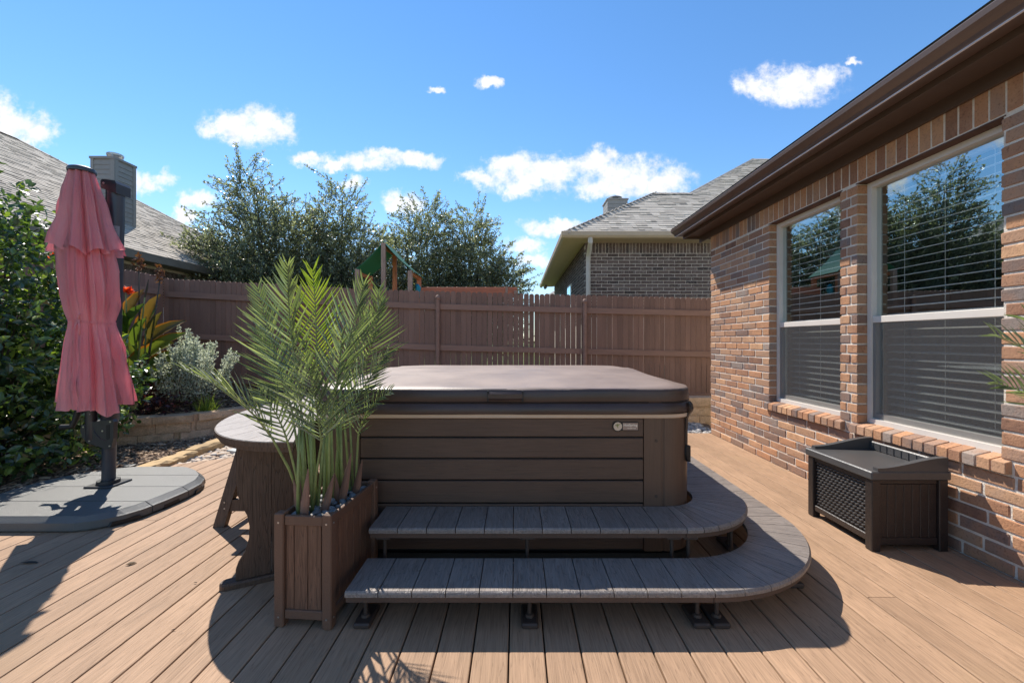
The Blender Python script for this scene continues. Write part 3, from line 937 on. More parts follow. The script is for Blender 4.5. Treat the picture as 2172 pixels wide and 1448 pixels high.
rf.build('roof', M['shingle'], house)
# room behind the windows
rm = MB()
for b in ((2.90, -.9, .02, 5.4, -.86, 2.6), (2.90, 5.3, .02, 5.4, 5.34, 2.6), (5.4, -.9, .02, 5.44, 5.34, 2.6), (2.665, -.9, -.03, 5.44, 5.34, .02), (2.665, -.9, 2.6, 5.44, 5.34, 2.64)):
    rm.box(*b)
rm.box(2.668, -.9, .02, 2.70, 2.20, 2.6); rm.box(2.668, 3.235, .02, 2.70, 3.315, 2.6); rm.box(2.668, 4.345, .02, 2.70, 5.34, 2.6)
rm.build('room_interior', M['room'], house)
# far side walls so that the house is closed
cl = MB(); cl.box(2.67, YE-.06, -.1, 8.6, YE-.012, 2.66); cl.box(8.5, -1.2, -.1, 8.6, YE-.07, 2.66)
cl.build('rear_wall', M['mortar'], house)

def window(a, b, lab):
    FX = WX+.074
    w = .038
    fr = MB()
    zb = ZB-.012
    fr.box(FX, a+.001, zb, FX+.075, a+w, ZT-.006); fr.box(FX, b-w, zb, FX+.075, b-.001, ZT-.006)
    fr.box(FX+.0015, a+w, ZT-.006-w, FX+.075, b-w, ZT-.006); fr.box(FX-.012, a+w, zb, FX+.075, b-w, zb+.045)
    win = fr.build('window', M['white'], house, loc=(FX, (a+b)/2, ZB), label=lab)
    # sashes
    zm = 1.375
    MB().cbox(FX+.006, a+w+.001, zm-.024, FX+.062, b-w-.001, zm+.024, .003).build('meeting_rail', M['white'], win)
    sl = MB()
    sl.box(FX+.012, a+w+.001, zb+.046, FX+.05, a+w+.022, zm-.025); sl.box(FX+.012, b-w-.022, zb+.046, FX+.05, b-w-.001, zm-.025)
    sl.box(FX+.0135, a+w+.022, zb+.046, FX+.05, b-w-.022, zb+.085)
    sl.build('lower_sash', M['white'], win)
    p = MB(); p.add([(FX+.042, a+w+.001, zm+.025), (FX+.042, b-w-.001, zm+.025), (FX+.042, b-w-.001, ZT-.006-w-.001), (FX+.042, a+w+.001, ZT-.006-w-.001)], [(0, 3, 2, 1)])
    p.build('glass_pane', M['glass'], win, label='upper pane')
    p = MB(); p.add([(FX+.042, a+w+.023, zb+.086), (FX+.042, b-w-.023, zb+.086), (FX+.042, b-w-.023, zm-.026), (FX+.042, a+w+.023, zm-.026)], [(0, 3, 2, 1)])
    p.build('glass_pane', M['glass'], win, label='lower pane behind the screen')
    sc = MB(); sc.add([(FX+.010, a+w+.002, zb+.05), (FX+.010, b-w-.002, zb+.05), (FX+.010, b-w-.002, zm-.022), (FX+.010, a+w+.002, zm-.022)], [(0, 1, 2, 3)])
    sc.build('insect_screen', M['screen'], win)
    # blind
    bx = FX+.135
    smb = MB().box(-.024, -(b-a)/2+.045, -.0024, .024, (b-a)/2-.045, .0024)
    sme = smb.mesh('blind_slat')
    z = zb+.10
    while z < ZT-.06:
        link('blind_slat', sme, M['slat'], win, (bx, (a+b)/2, z), rot=(random.gauss(0, .0015), R(-11), 0))
        z += .055
    MB().box(bx-.028, a+.04, ZT-.06, bx+.028, b-.04, ZT-.02).build('blind_head_rail', M['slat'], win)
    for f in (.2, .5, .8):
        yy = a+(b-a)*f
        MB().box(bx-.0265, yy-.0012, zb+.09, bx-.0250, yy+.0012, ZT-.05).build('blind_cord', M['slat'], win)
window(OPEN[0][0], OPEN[0][1], 'farther window')
window(OPEN[1][0], OPEN[1][1], 'nearer window above the storage bench')

# ================================================================== NEIGHBOUR HOUSES
def shingle_plane(mb, org, ux, uv, w, h, clip, course=.145, tab=.30):
    """courses of shingle tabs on a roof plane: org + a*ux + b*uv, clipped by clip(b)->(a0,a1)"""
    ux = Vector(ux).normalized(); uv = Vector(uv).normalized(); nz = ux.cross(uv).normalized()
    if nz.z < 0: nz = -nz
    b = 0.0
    while b < h:
        a0, a1 = clip(b)
        a0 = max(a0, 0); a1 = min(a1, w)
        a = a0
        while a < a1-.02:
            L = min(random.choice((.12, .16, .2, .26, .34)), a1-a)
            t = random.choice((.012, .012, .022))
            p = Vector(org)+ux*a+uv*b
            q = p+ux*L
            e = uv*(course+.012)
            mb.add([p+nz*t, q+nz*t, q+e+nz*.003, p+e+nz*.003, p, q], [(0, 1, 2, 3), (4, 5, 1, 0)])
            a += L
        b += course

far = thing('brick_house', 'neighbouring grey brown brick house with tan gutters and a grey hip roof behind the fence', 'house', (1.55, 9.6, 0))
S = .641
EY, EX, EZ = 9.15, 1.04, 3.545
# shingled front slope
SL = math.sqrt(1+S*S)
sm = MB()
def clipf(b):
    y = b/SL
    if y < 2.815: return y, 30
    if y < 2.9: return 2.815, 30
    return 3.85+(y-2.815)*.95-.0, 30
shingle_plane(sm, (EX, EY, EZ), (1, 0, 0), (0, 1, S), 14.5, 7.43*SL, clipf)
# plain roof planes under and behind
base = MB()
A = (EX, EY, EZ); B = (EX+2.815, EY+2.815, EZ+2.815*S); Cc = (4.89, 11.965, EZ+2.815*S); D = (9.27, 16.6, EZ+7.43*S); E = (16, 16.6, EZ+7.43*S); F = (16, EY, EZ)
low = lambda p: (p[0], p[1], p[2]-.012)
G = (EX, 18.0, EZ); H = (EX+2.815, 15.2, EZ+2.815*S); K = (16, 24, EZ)
base.add([low(p) for p in (A, F, E, D, Cc, B, G, H, K)], [(0, 1, 2, 3, 4, 5), (0, 5, 7, 6)])
base.add([low(p) for p in (B, Cc, (4.89, 18, EZ-1.2), (EX+2.815, 18, EZ-1.2))], [(0, 1, 2, 3)])
base.add([low(p) for p in (Cc, D, (9.27, 24, D[2]), (4.89, 24, Cc[2]))], [(0, 1, 2, 3)])
base.add([low(p) for p in (D, E, (16, 24, EZ+2), (9.27, 24, EZ+2))], [(0, 1, 2, 3)])
base.build('roof_deck', M['shingle'], far)
lm = MB()
shingle_plane(lm, (EX, 17.9, EZ), (0, -1, 0), (1, 0, S), 8.75, 2.815*SL, lambda b: (b/SL, 8.75-b/SL))
roof = sm.build('roof', M['shingle'], far, kind='stuff', recalc=False)
lm.build('roof', M['shingle'], far, kind='stuff', recalc=False)
# hip caps
for (p, q) in ((A, B), (B, Cc), (Cc, D)):
    p = Vector(p); q = Vector(q); n = int((q-p).length/.16)
    mb = MB()
    for i in range(n):
        a = p+(q-p)*(i/n); b = p+(q-p)*((i+1.15)/n)
        d = (q-p).normalized(); s = d.cross(Vector((0, 0, 1))).normalized()*.13
        u = Vector((0, 0, .03)); dn = Vector((0, 0, -.05))
        mb.add([a+u+Vector((0, 0, .012)), a+s+dn+Vector((0, 0, .012)), b+s+dn, b+u, b-s+dn, a-s+dn+Vector((0, 0, .012))], [(0, 1, 2, 3), (0, 3, 4, 5)])
    mb.build('hip_cap', M['shingle'], far, recalc=False)
# walls
fw = MB(); fw.box(1.56, 9.61, -.1, 15.5, 9.75, 3.46); 
fw.box(1.56, 9.752, -.1, 1.70, 17.4, 3.46)
fwall = fw.build('wall', M['mortar'], far, loc=(1.55, 9.6, 0))
# individual bricks of the visible front wall
fb = MB().cbox(-.121, 0, -.0325, .121, .1, .0325, .004).mesh('brick')
fh = MB().cbox(-.0325, 0, -.115, .0325, .1, .115, .004).mesh('brick')
for me in (fb, fh): me.materials.append(M['fbrick'])
cnt = 0
z = 3.15
row = 0
while z > 1.72 and cnt < 285:
    xx = 1.56+.12+(.127 if row % 2 else 0)
    if row % 2: 
        link('brick', fb, None, fwall, (1.56+.055, 9.598, z), scale=(.46, 1, 1)); cnt += 1
    while xx < 4.9:
        link('brick', fb, None, fwall, (xx, 9.6+random.uniform(-.003, .002), z)); cnt += 1
        xx += .254
    z -= .0765; row += 1
xx = 1.6
while xx < 4.9:
    link('soldier_brick', fh, None, fwall, (xx, 9.6+random.uniform(-.003, .002), 3.31)); xx += .0765
sb = MB()
z = 3.40; row = 0
while z > 1.6:
    yy = 9.72+(.127 if row % 2 else 0)
    while yy < 17.3:
        if not ((12.0 < yy < 12.9 or 14.7 < yy < 15.5) and .8 < z < 2.85):
            sb.cbox(1.551, yy-.121, z-.0325, 1.62, yy+.121, z+.0325, .004)
        yy += .254
    z -= .0765; row += 1
sbo = sb.build('brickwork', brickmat('grey brown brick side', FB, island=True, speck=(.36, .32, .29, 1)), fwall, kind='stuff')
for yy in (12.45, 15.1):
    wn = MB().box(1.545, yy-.42, .9, 1.575, yy+.42, 2.83).build('window', M['white'], far)
    MB().box(1.538, yy-.37, .95, 1.543, yy+.37, 2.78).build('glass_pane', M['glass'], wn)
    MB().box(1.585, yy-.36, .96, 1.60, yy+.36, 2.77).build('window_blind', M['slat'], wn)
# trim
MB().box(1.50, 9.56, 3.425, 15.5, 9.595, 3.50).build('frieze_board', M['tantrim'], far)
MB().box(1.505, 9.6, 3.425, 1.545, 17.4, 3.50).build('frieze_board', M['tantrim'], far)
so = MB(); so.box(1.08, 9.19, 3.43, 15.5, 9.555, 3.445); so.box(1.08, 9.557, 3.43, 1.50, 17.5, 3.445)
so.build('soffit', M['tantrim'], far)
gt = MB()
gt.prism([(9.19, 3.435), (9.14, 3.435), (9.10, 3.48), (9.085, 3.56), (9.10, 3.57), (9.19, 3.55)], 'X', .97, 15.5)
gt.prism([(1.08, 3.4352), (1.03, 3.4352), (.99, 3.48), (.975, 3.56), (.99, 3.57), (1.08, 3.55)], 'Y', 9.192, 17.9)
gt.build('gutter', M['tantrim'], far)
ds = MB().tube([(1.60, 9.16, 3.44), (1.60, 9.16, 3.34), (1.615, 9.40, 3.2), (1.615, 9.50, 3.12), (1.615, 9.53, 3.0), (1.615, 9.53, .3)], .052, 4)
ds.build('downspout', M['whitetrim'], far)
MB().tube([(1.18, 16.9, 3.43), (1.18, 16.9, 3.36), (1.14, 16.8, 3.30)], .06, 8).build('flood_light', M['metal'], far)
# chimney
ch = MB().box(3.02, 14.0, 4.2, 3.66, 14.7, 5.86).build('chimney', M['chim'], far)
for k in range(8):
    MB().box(3.008, 13.984, 4.75+k*.14, 3.672, 14.71, 4.88+k*.14).build('chimney_board', M['chim'], ch)
MB().box(2.98, 13.96, 5.86, 3.70, 14.74, 5.90).build('chimney_trim', M['chim'], ch)
MB().lathe([(.1, 5.9), (.1, 6.0)], (3.34, 14.35), 14).build('flue', M['metal'], ch)
MB().lathe([(.20, 6.0), (.24, 6.03), (.05, 6.11)], (3.34, 14.35), 18).build('flue_cap', M['metal'], ch)
MB().lathe([(.045, 6.0), (.045, 6.85)], (8.75, 13.8), 10).build('vent_pipe', M['stepmetal'], far)

# small house roof far off between the tree and the grey house
dist = thing('brick_house', 'small distant house with a tan eave left of the grey brick house', 'house', (1.4, 27, 0))
mb = MB(); mb.add([(1.05, 26, 3.5), (6, 26, 3.5), (6, 30, 6.2), (5.1, 30, 6.2), (1.05, 34, 3.5)], [(0, 1, 2, 3), (0, 3, 4)])
mb.build('roof', M['shingle'], dist)
MB().box(1.03, 25.95, 3.3, 6, 26.1, 3.5).build('gutter', M['tantrim'], dist)
MB().box(1.5, 26.5, 0, 6, 33.5, 3.42).build('wall', M['fbrick'], dist)

# left neighbour
lef = thing('brick_house', 'neighbouring house with broad tan shingle roof and sided chimney behind the left hedge', 'house', (-9.8, 12, 0))
LX, LZ = -9.3, 3.42
TS = .64; TSL = math.sqrt(1+TS*TS)
sm = MB()
shingle_plane(sm, (LX, 20, LZ), (0, -1, 0), (-1, 0, TS), 18.0, 6.55*TSL, lambda b: (b/TSL, 30), course=.15, tab=.3)
sm.build('roof', M['shingle'], lef, kind='stuff', recalc=False)
mb = MB(); mb.add([(LX, 20, LZ-.012), (LX, 2, LZ-.012), (LX-6.55, 2, LZ+6.55*TS-.012), (LX-6.55, 13.45, LZ+6.55*TS-.012), (LX-13, 20, LZ-.012), (LX-13, 2, LZ-.012)], [(0, 1, 2, 3), (0, 3, 4), (3, 2, 5, 4)])
mb.build('roof_deck', M['shingle'], lef)
for (p, q) in (((LX, 20, LZ), (LX-6.55, 13.45, LZ+6.55*TS)), ((LX-6.55, 13.45, LZ+6.55*TS), (LX-6.55, 2, LZ+6.55*TS))):
    p = Vector(p); q = Vector(q); n = int((q-p).length/.2)
    mb = MB()
    for i in range(n):
        a = p+(q-p)*(i/n); b = p+(q-p)*((i+1.15)/n)
        d = (q-p).normalized(); s = d.cross(Vector((0, 0, 1))).normalized()*.15
        u = Vector((0, 0, .03)); dn = Vector((0, 0, -.04))
        mb.add([a+u, a+s+dn, b+s+dn, b+u, b-s+dn, a-s+dn], [(0, 1, 2, 3), (0, 3, 4, 5)])
    mb.build('hip_cap', M['shingle'], lef, recalc=False)
MB().box(LX-.02, 2, 3.22, LX+.03, 20, 3.415).build('fascia_board', M['greytrim'], lef)
MB().box(LX-.6, 2, 3.22, LX-.02, 19.9, 3.24).build('soffit', M['greytrim'], lef)
lw_ = MB().box(-10.2, 2, 0, -9.81, 19.5, 3.22).build('wall', M['mortar'], lef, loc=(-9.8, 12, 0))
lb = MB().cbox(0, -.121, -.0325, .08, .121, .0325, .004).mesh('brick'); lb.materials.append(M['fbrick'])
lh = MB().cbox(0, -.0325, -.115, .08, .0325, .115, .004).mesh('brick'); lh.materials.append(M['fbrick'])
for row in range(10):
    yy = 9.4+(.127 if row % 2 else 0)
    while yy < 12.6:
        link('brick', lb, None, lw_, (-9.80-.07, yy, 2.86-row*.0765)); yy += .254
yy = 9.4
while yy < 12.6:
    link('soldier_brick', lh, None, lw_, (-9.80-.07, yy, 3.03)); yy += .0765
wn = MB().box(-9.80, 9.9, 1.2, -9.765, 10.75, 2.55).build('window', M['white'], lef)
MB().box(-9.763, 9.96, 1.26, -9.759, 10.69, 2.49).build('glass_pane', M['glass'], wn)
# chimney with clapboards on both visible faces
chl = MB().box(-11.5, 11.5, 3.6, -10.9, 12.12, 6.18).build('chimney', M['chim'], lef)
CB = MB()
CB.prism([(11.482, 0), (11.5, .0), (11.5, .125), (11.493, .125)], 'X', -11.5, -10.9)
cbm = CB.mesh('chimney_board')
CB2 = MB()
CB2.prism([(-10.882, 0), (-10.9, .0), (-10.9, .125), (-10.893, .125)], 'Y', 11.5, 12.12)
cbm2 = CB2.mesh('chimney_board')
for k in range(15):
    link('chimney_board', cbm, M['chim'], chl, (0, 0, 4.15+k*.131)); link('chimney_board', cbm2, M['chim'], chl, (0, 0, 4.15+k*.131))
for b in ((-10.99, 11.474, 3.9, -10.874, 11.5, 6.14), (-10.898, 11.503, 3.9, -10.872, 11.60, 6.14), (-11.52, 11.474, 3.9, -11.44, 11.5, 6.14), (-10.898, 12.05, 3.9, -10.872, 12.14, 6.14)):
    MB().box(*b).build('corner_board', M['chim'], chl)
MB().box(-11.54, 11.455, 6.14, -10.86, 12.16, 6.20).build('chimney_trim', M['chim'], chl)
MB().lathe([(.13, 6.2), (.13, 6.27)], (-11.15, 11.8), 18).build('flue', M['metal'], chl)
fc = MB().lathe([(.185, 6.33), (.19, 6.37), (.18, 6.385), (.03, 6.40)], (-11.15, 11.8), 22).build('flue_cap', M['metal'], chl)
MB().lathe([(.19, 6.23), (.19, 6.245)], (-11.15, 11.8), 22).build('flue_ring', M['metal'], chl)
for k in range(4):
    a = k*math.pi/2+.4
    MB().tube([(-11.15+.17*math.cos(a), 11.8+.17*math.sin(a), 6.2), (-11.15+.17*math.cos(a), 11.8+.17*math.sin(a), 6.34)], .012, 6).build('flue_strut', M['metal'], chl)

# ---- trees
def tree(label, cx, cy, H, blobs, seed, ntw=420, lpt=30, leaf=.115, group='live oak trees behind the fence'):
    random.seed(seed)
    t = thing('oak_tree', label, 'tree', (cx, cy, .2), group)
    wood = MB(); fol = MB()
    # trunk
    tz = .45*H
    pts = [Vector((cx, cy, .1)), Vector((cx+.05, cy, .9)), Vector((cx-.05, cy+.05, 1.8)), Vector((cx, cy, tz))]
    wood.tube(pts, [.17, .14, .12, .07], 8)
    wts = [b[3]*b[4]*b[5] for b in blobs]
    for i in range(34):
        b = random.choices(blobs, wts)[0]
        d = rv(); d.z = abs(d.z)*.8+.1
        e = Vector((cx+b[0]+d.x*b[3]*.8, cy+b[1]+d.y*b[4]*.8, b[2]+d.z*b[5]*.8))
        s = pts[1]+(pts[3]-pts[1])*random.random()
        m = (s+e)/2+Vector((0, 0, -.15))+rv()*.2
        wood.tube([s, m, e], [.05, .03, .012], 5)
    for i in range(ntw):
        b = random.choices(blobs, wts)[0]
        d = rv()
        rr = random.random()**.42
        p = Vector((cx+b[0]+d.x*b[3]*rr, cy+b[1]+d.y*b[4]*rr, b[2]+d.z*b[5]*rr))
        if p.z < .5: continue
        out = Vector((d.x, d.y, d.z*.6+.35))+rv()*.55
        out.normalize()
        L = random.uniform(.30, .75)*(1.1 if rr > .8 else .8)
        if rr > .9 and d.z > -.1 and random.random() < .12: L *= 1.7
        q = p+out*L
        mid = (p+q)/2+rv()*.08
        if rr > .6: wood.tube([p, mid, q], [.012, .008, .004], 3, cap=False)
        nl = int(lpt*L/.6)
        for k in range(nl):
            f = random.random()
            c = (p.lerp(mid, f*2) if f < .5 else mid.lerp(q, f*2-1))+rv()*random.uniform(.02, .15)*(1.15-f)
            dd = (out+rv()*1.1).normalized()
            nn = (Vector((0, 0, 1))+rv()*.9)
            leaf_simple(fol, c, dd, nn, leaf*random.uniform(.6, 1.15), leaf*random.uniform(.35, .55))
    wood.build('trunk', M['bark'], t, recalc=False)
    fol.build('crown', M['oak'], t, recalc=False)
    return t
tree('largest dark green oak with a tall left leaning top, beside the left roof', -8.0, 14.0, 6.5,
     [(-.1, 0, 2.6, 2.6, 1.9, 1.5), (-.2, 0, 4.1, 2.0, 1.6, 1.3), (-1.7, 0, 3.7, 1.3, 1.2, .9), (-.55, 0, 5.5, 1.0, .9, 1.0), (-.95, 0, 6.3, .45, .5, .75), (.9, 0, 4.6, 1.1, 1.0, .9), (0, 0, 1.5, 2.9, 1.6, .8)], 3, 3700, 36, .092)
tree('narrower oak merging with the largest oak on its right, left of the playset', -5.95, 14.4, 6.3,
     [(0, 0, 2.6, 1.6, 1.5, 1.4), (.2, 0, 4.2, 1.2, 1.1, 1.2), (.05, 0, 5.5, .65, .7, .95), (.9, 0, 3.3, .8, .8, .8), (0, 0, 1.5, 1.7, 1.4, .8)], 5, 2100, 36, .092)
tree('rounded oak directly behind the green playset canopy', -3.75, 16.2, 6.4,
     [(0, 0, 2.4, 1.7, 1.6, 1.5), (.1, 0, 4.2, 1.5, 1.4, 1.3), (.35, 0, 5.6, .85, .9, .85), (-1.0, 0, 3.4, .8, .9, 1.0), (0, 0, 1.4, 1.9, 1.5, .8)], 8, 2300, 36, .100)
tree('broad oak behind the red swing beam, right of the canopy', -1.55, 16.6, 6.2,
     [(0, 0, 2.4, 1.75, 1.6, 1.5), (-.1, 0, 4.1, 1.4, 1.3, 1.2), (-.15, 0, 5.4, .7, .8, .95), (.95, 0, 3.4, .95, .9, .9), (0, 0, 1.4, 1.7, 1.5, .8)], 9, 2200, 36, .100)
random.seed(21)

# ---- playset beyond the fence
ps = thing('playset', 'wooden playset tower with green tarp roof rising behind the fence', 'playset', (-3.25, 10.8, .2))
Y1, Y2 = 10.4, 11.35
for (x, y, zt, mat) in ((-3.89, Y1, 2.96, 'cedarg'), (-3.25, Y1, 3.60, 'cedarg'), (-2.6, Y1, 2.93, 'cedarg'), (-3.9, Y2, 2.94, 'cedar'), (-3.25, Y2, 3.58, 'cedar'), (-2.6, Y2, 2.92, 'cedar')):
    MB().cbox(x-.05, y-.05, .1, x+.05, y+.05, zt, .006).build('post', M[mat], ps, loc=(x, y, .2))
for x in (-3.9, -2.6):
    MB().box(x-.03, Y1+.052, 2.84, x+.03, Y2-.052, 2.92).build('side_rail', M['cedar'], ps, loc=(x, 10.8, 2.9))
MB().box(-3.28, Y1+.052, 3.48, -3.22, Y2-.052, 3.56).build('ridge_beam', M['cedar'], ps, loc=(-3.25, 10.8, 3.5))
for sgn in (-1, 1):
    mb = MB(); rs = []
    for i in range(9):
        f = i/8
        x = -3.25+sgn*(.0+.76*f); z = 3.63-.73*f-.05*math.sin(math.pi*f)
        rs.append([(x, Y1-.02, z), (x, Y2+.08, z-.01), (x, Y2+.08, z+.006), (x, Y1-.02, z+.012)])
    mb.rings(rs)
    mb.build('tarp_roof', M['tarp'], ps, loc=(-3.25, 10.8, 3.4), label='left slope of the tarp' if sgn < 0 else 'right slope of the tarp', smooth=False)
bm_ = MB().cbox(-2.54, 11.0, 2.36, .02, 11.12, 2.60, .006).build('swing_beam', M['redbeam'], ps, loc=(-1.2, 11.06, 2.4))
MB().box(-.28, 10.985, 2.35, -.22, 10.998, 2.62).build('beam_bracket', M['cedarg'], ps)
for k in range(9):
    MB().lathe([(.012, 2.60), (.02, 2.615), (.002, 2.62)], (-2.3+k*.25, 11.06), 8).build('bolt_cap', M['tantrim'], bm_)
sl = MB()
sl.tube([(-2.48, 10.6, 2.60), (-2.43, 10.55, 2.52), (-2.45, 10.55, 2.40), (-2.42, 10.5, 2.28)], [.05, .07, .06, .065], 8)
sl.build('handle', M['teal'], ps, smooth=True)
for xx in (.0,):
    MB().cbox(-.06, 10.9, .1, .04, 10.985, 2.5, .005).build('swing_leg', M['cedarg'], ps, loc=(0, 10.95, .2))

# ================================================================== HOT TUB
TX0, TX1, TY0, TY1 = -1.15, 1.0, 2.35, 4.50
TR = .165
def rrect(x0, y0, x1, y1, r, z, n=7):
    P = []
    for (cx, cy, a0) in ((x1-r, y0+r, -90), (x1-r, y1-r, 0), (x0+r, y1-r, 90), (x0+r, y0+r, 180)):
        for i in range(n+1):
            a = R(a0+90*i/n)
            P.append((cx+r*math.cos(a), cy+r*math.sin(a), z))
    return P
tub = thing('hot_tub', 'square brown hot tub with closed vinyl cover in the middle of the deck', 'hot tub', ((TX0+TX1)/2, (TY0+TY1)/2, 0))
e = .022
cab = MB().rings([rrect(TX0+e, TY0+e, TX1-e, TY1-e, TR-e, .012), rrect(TX0+e, TY0+e, TX1-e, TY1-e, TR-e, .80)])
cab.build('cabinet_frame', M['black'], tub)
MB().rings([rrect(TX0-.012, TY0-.012, TX1+.012, TY1+.012, TR, .002), rrect(TX0-.012, TY0-.012, TX1+.012, TY1+.012, TR, .05), rrect(TX0+.03, TY0+.03, TX1-.03, TY1-.03, TR-.03, .05)]).build('base_pan', M['black'], tub)
edges = [.789, .6835, .566, .4455, .318, .196, .06]
FX0, FX1 = -.868, .7075
def siding(face):
    for zt, zb in zip(edges, edges[1:]):
        c = .004; g = .008
        prof = [(0, zb+g/2), (.018, zb+g/2), (.018, zt-g/2), (0, zt-g/2)]
        if zt == edges[0]: prof = [(0, zb+g/2), (.018, zb+g/2), (.018, zt), (0, zt)]
        mb = MB()
        y0 = TY0+.002
        z0 = prof[0][1]; z1 = prof[2][1]
        if face == 'front':
            mb.cbox(FX0+.002, y0, z0, FX1-.002, y0+.019, z1, c)
            mb.build('siding_board', M['siding'], tub, loc=((FX0+FX1)/2, y0, z0))
        elif face == 'back':
            mb.cbox(FX0+.002, TY1-.021, z0, FX1-.002, TY1-.002, z1, c)
            mb.build('siding_board', M['siding'], tub, loc=((FX0+FX1)/2, TY1, z0))
        else:
            x = TX0+.002 if face == 'left' else TX1-.021
            mb.cbox(x, TY0+.292, z0, x+.019, TY1-.292, z1, c)
            mb.build('siding_board', M['sidingz'], tub, loc=(x, 3.4, z0))
for f in ('front', 'left', 'right', 'back'): siding(f)
def corner(sx, sy):
    """curved corner panel with a groove at each side"""
    cx = TX1-TR if sx > 0 else TX0+TR
    cy = TY0+TR if sy < 0 else TY1-TR
    path = []
    xe = abs((FX1 if sx > 0 else FX0)-cx)
    path.append((-xe, -TR)); path.append((-.030, -TR)); path.append((-.026, -TR+.004)); path.append((-.018, -TR+.004)); path.append((-.014, -TR))
    for i in range(11):
        a = R(-90+90*i/10); path.append((TR*math.cos(a), TR*math.sin(a)))
    path += [(TR, .014), (TR-.004, .018), (TR-.004, .026), (TR, .03), (TR, xe)]
    outer = [(cx+sx*p[0], cy-sy*p[1]) for p in path]
    inner = []
    for p in path:
        q = Vector((p[0], p[1])); 
        if p[0] < 0: r = Vector((p[0], -TR+.022))
        elif p[1] > 0: r = Vector((TR-.022, p[1]))
        else: r = q*((TR-.022)/q.length)
        inner.append((cx+sx*r.x, cy-sy*r.y))
    poly = outer+inner[::-1]
    mb = MB()
    n = len(path)
    for (z0, z1) in ((.055, .789),):
        V = [(p[0], p[1], z0) for p in outer]+[(p[0], p[1], z1) for p in outer]+[(p[0], p[1], z0) for p in inner]+[(p[0], p[1], z1) for p in inner]
        F = []
        for i in range(n-1):
            F += [(i, i+1, n+i+1, n+i), (2*n+i+1, 2*n+i, 3*n+i, 3*n+i+1), (n+i, n+i+1, 3*n+i+1, 3*n+i), (i+1, i, 2*n+i, 2*n+i+1)]
        F += [(0, n, 3*n, 2*n), (n-1, 2*n-1+0, 4*n-1, 3*n-1)]
        mb.add(V, F)
    return mb.build('corner_panel', M['sidingz'], tub, loc=(cx, cy, .05), smooth='auto')
for sx in (-1, 1):
    for sy in (-1, 1):
        cp_ = corner(sx, sy)
        if sy < 0:
            for z in (.665, .358):
                xs = .775 if sx > 0 else -.935
                MB().tube([(xs, TY0+.003, z), (xs, TY0-.003, z)], .0085, 12).build('screw', M['stepmetal'], cp_)
# shell rim
rim = MB().rings([rrect(TX0-.006, TY0-.006, TX1+.006, TY1+.006, TR+.006, .7905), rrect(TX0-.014, TY0-.014, TX1+.014, TY1+.014, TR+.014, .797), rrect(TX0-.014, TY0-.014, TX1+.014, TY1+.014, TR+.014, .814), rrect(TX0+.02, TY0+.02, TX1-.02, TY1-.02, TR, .818)])
rim.build('shell_rim', M['rim'], tub, smooth='auto')
# cover
def cov(off, z, n=7):
    return rrect(TX0-off, TY0-off, TX1+off, TY1+off, TR+off+.035, z, n)
def dens(P, m=14):
    out = []
    for i, p in enumerate(P):
        q = P[(i+1) % len(P)]
        d = math.hypot(p[0]-q[0], p[1]-q[1])
        k = max(1, int(d/.07))
        for j in range(k):
            f = j/k
            out.append((p[0]+(q[0]-p[0])*f, p[1]+(q[1]-p[1])*f, p[2]+(q[2]-p[2])*f))
    return out
def wob(P, amp, fr=3.0, seed=0):
    return [(p[0]+amp*noise.noise(Vector((p[0]*fr, p[1]*fr, p[2]*9+seed))), p[1]+amp*noise.noise(Vector((p[0]*fr+7, p[1]*fr, p[2]*9+seed))), p[2]+amp*.7*noise.noise(Vector((p[0]*fr, p[1]*fr+5, seed)))) for p in P]
skirt = MB().rings([wob(dens(cov(o, z)), a, 3, 2) for (o, z, a) in ((.020, .8155, .002), (.033, .816, .004), (.037, .828, .005), (.034, .85, .007), (.026, .868, .006), (.012, .881, .003), (.006, .886, .002))], cap0=False, cap1=True)
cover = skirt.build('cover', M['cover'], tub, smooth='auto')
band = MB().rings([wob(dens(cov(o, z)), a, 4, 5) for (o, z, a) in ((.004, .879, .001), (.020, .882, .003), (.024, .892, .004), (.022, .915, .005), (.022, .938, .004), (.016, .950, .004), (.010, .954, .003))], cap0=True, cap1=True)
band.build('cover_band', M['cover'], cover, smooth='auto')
yc = (TY0+TY1)/2; xc = (TX0+TX1)/2
rs = []
prev = dens(cov(.018, .9475))
rs.append(wob(prev, .004, 4, 5))
b0 = dens(cov(.008, .957))
rs.append(wob(b0, .005, 4, 8))
for k in range(1, 13):
    f = 1-.98*(k/12)
    ring = []
    for p in b0:
        x = xc+(p[0]-xc)*f; y = yc+(p[1]-yc)*f
        ridge = max(0, 1-abs(y-yc)/(TY1-TY0)*2)
        z = .957+.042*ridge*min(1, (1-f)*14+.0)
        z += .005*noise.noise(Vector((x*3.1, y*3.1, 4)))+.003*noise.noise(Vector((x*9, y*9, 1)))
        if abs(y-yc) < .045: z -= .004
        ring.append((x, y, z))
    rs.append(ring)
top = MB().rings(rs, cap0=False, cap1=True)
top.build('cover_top', M['covertop'], cover, smooth=True)
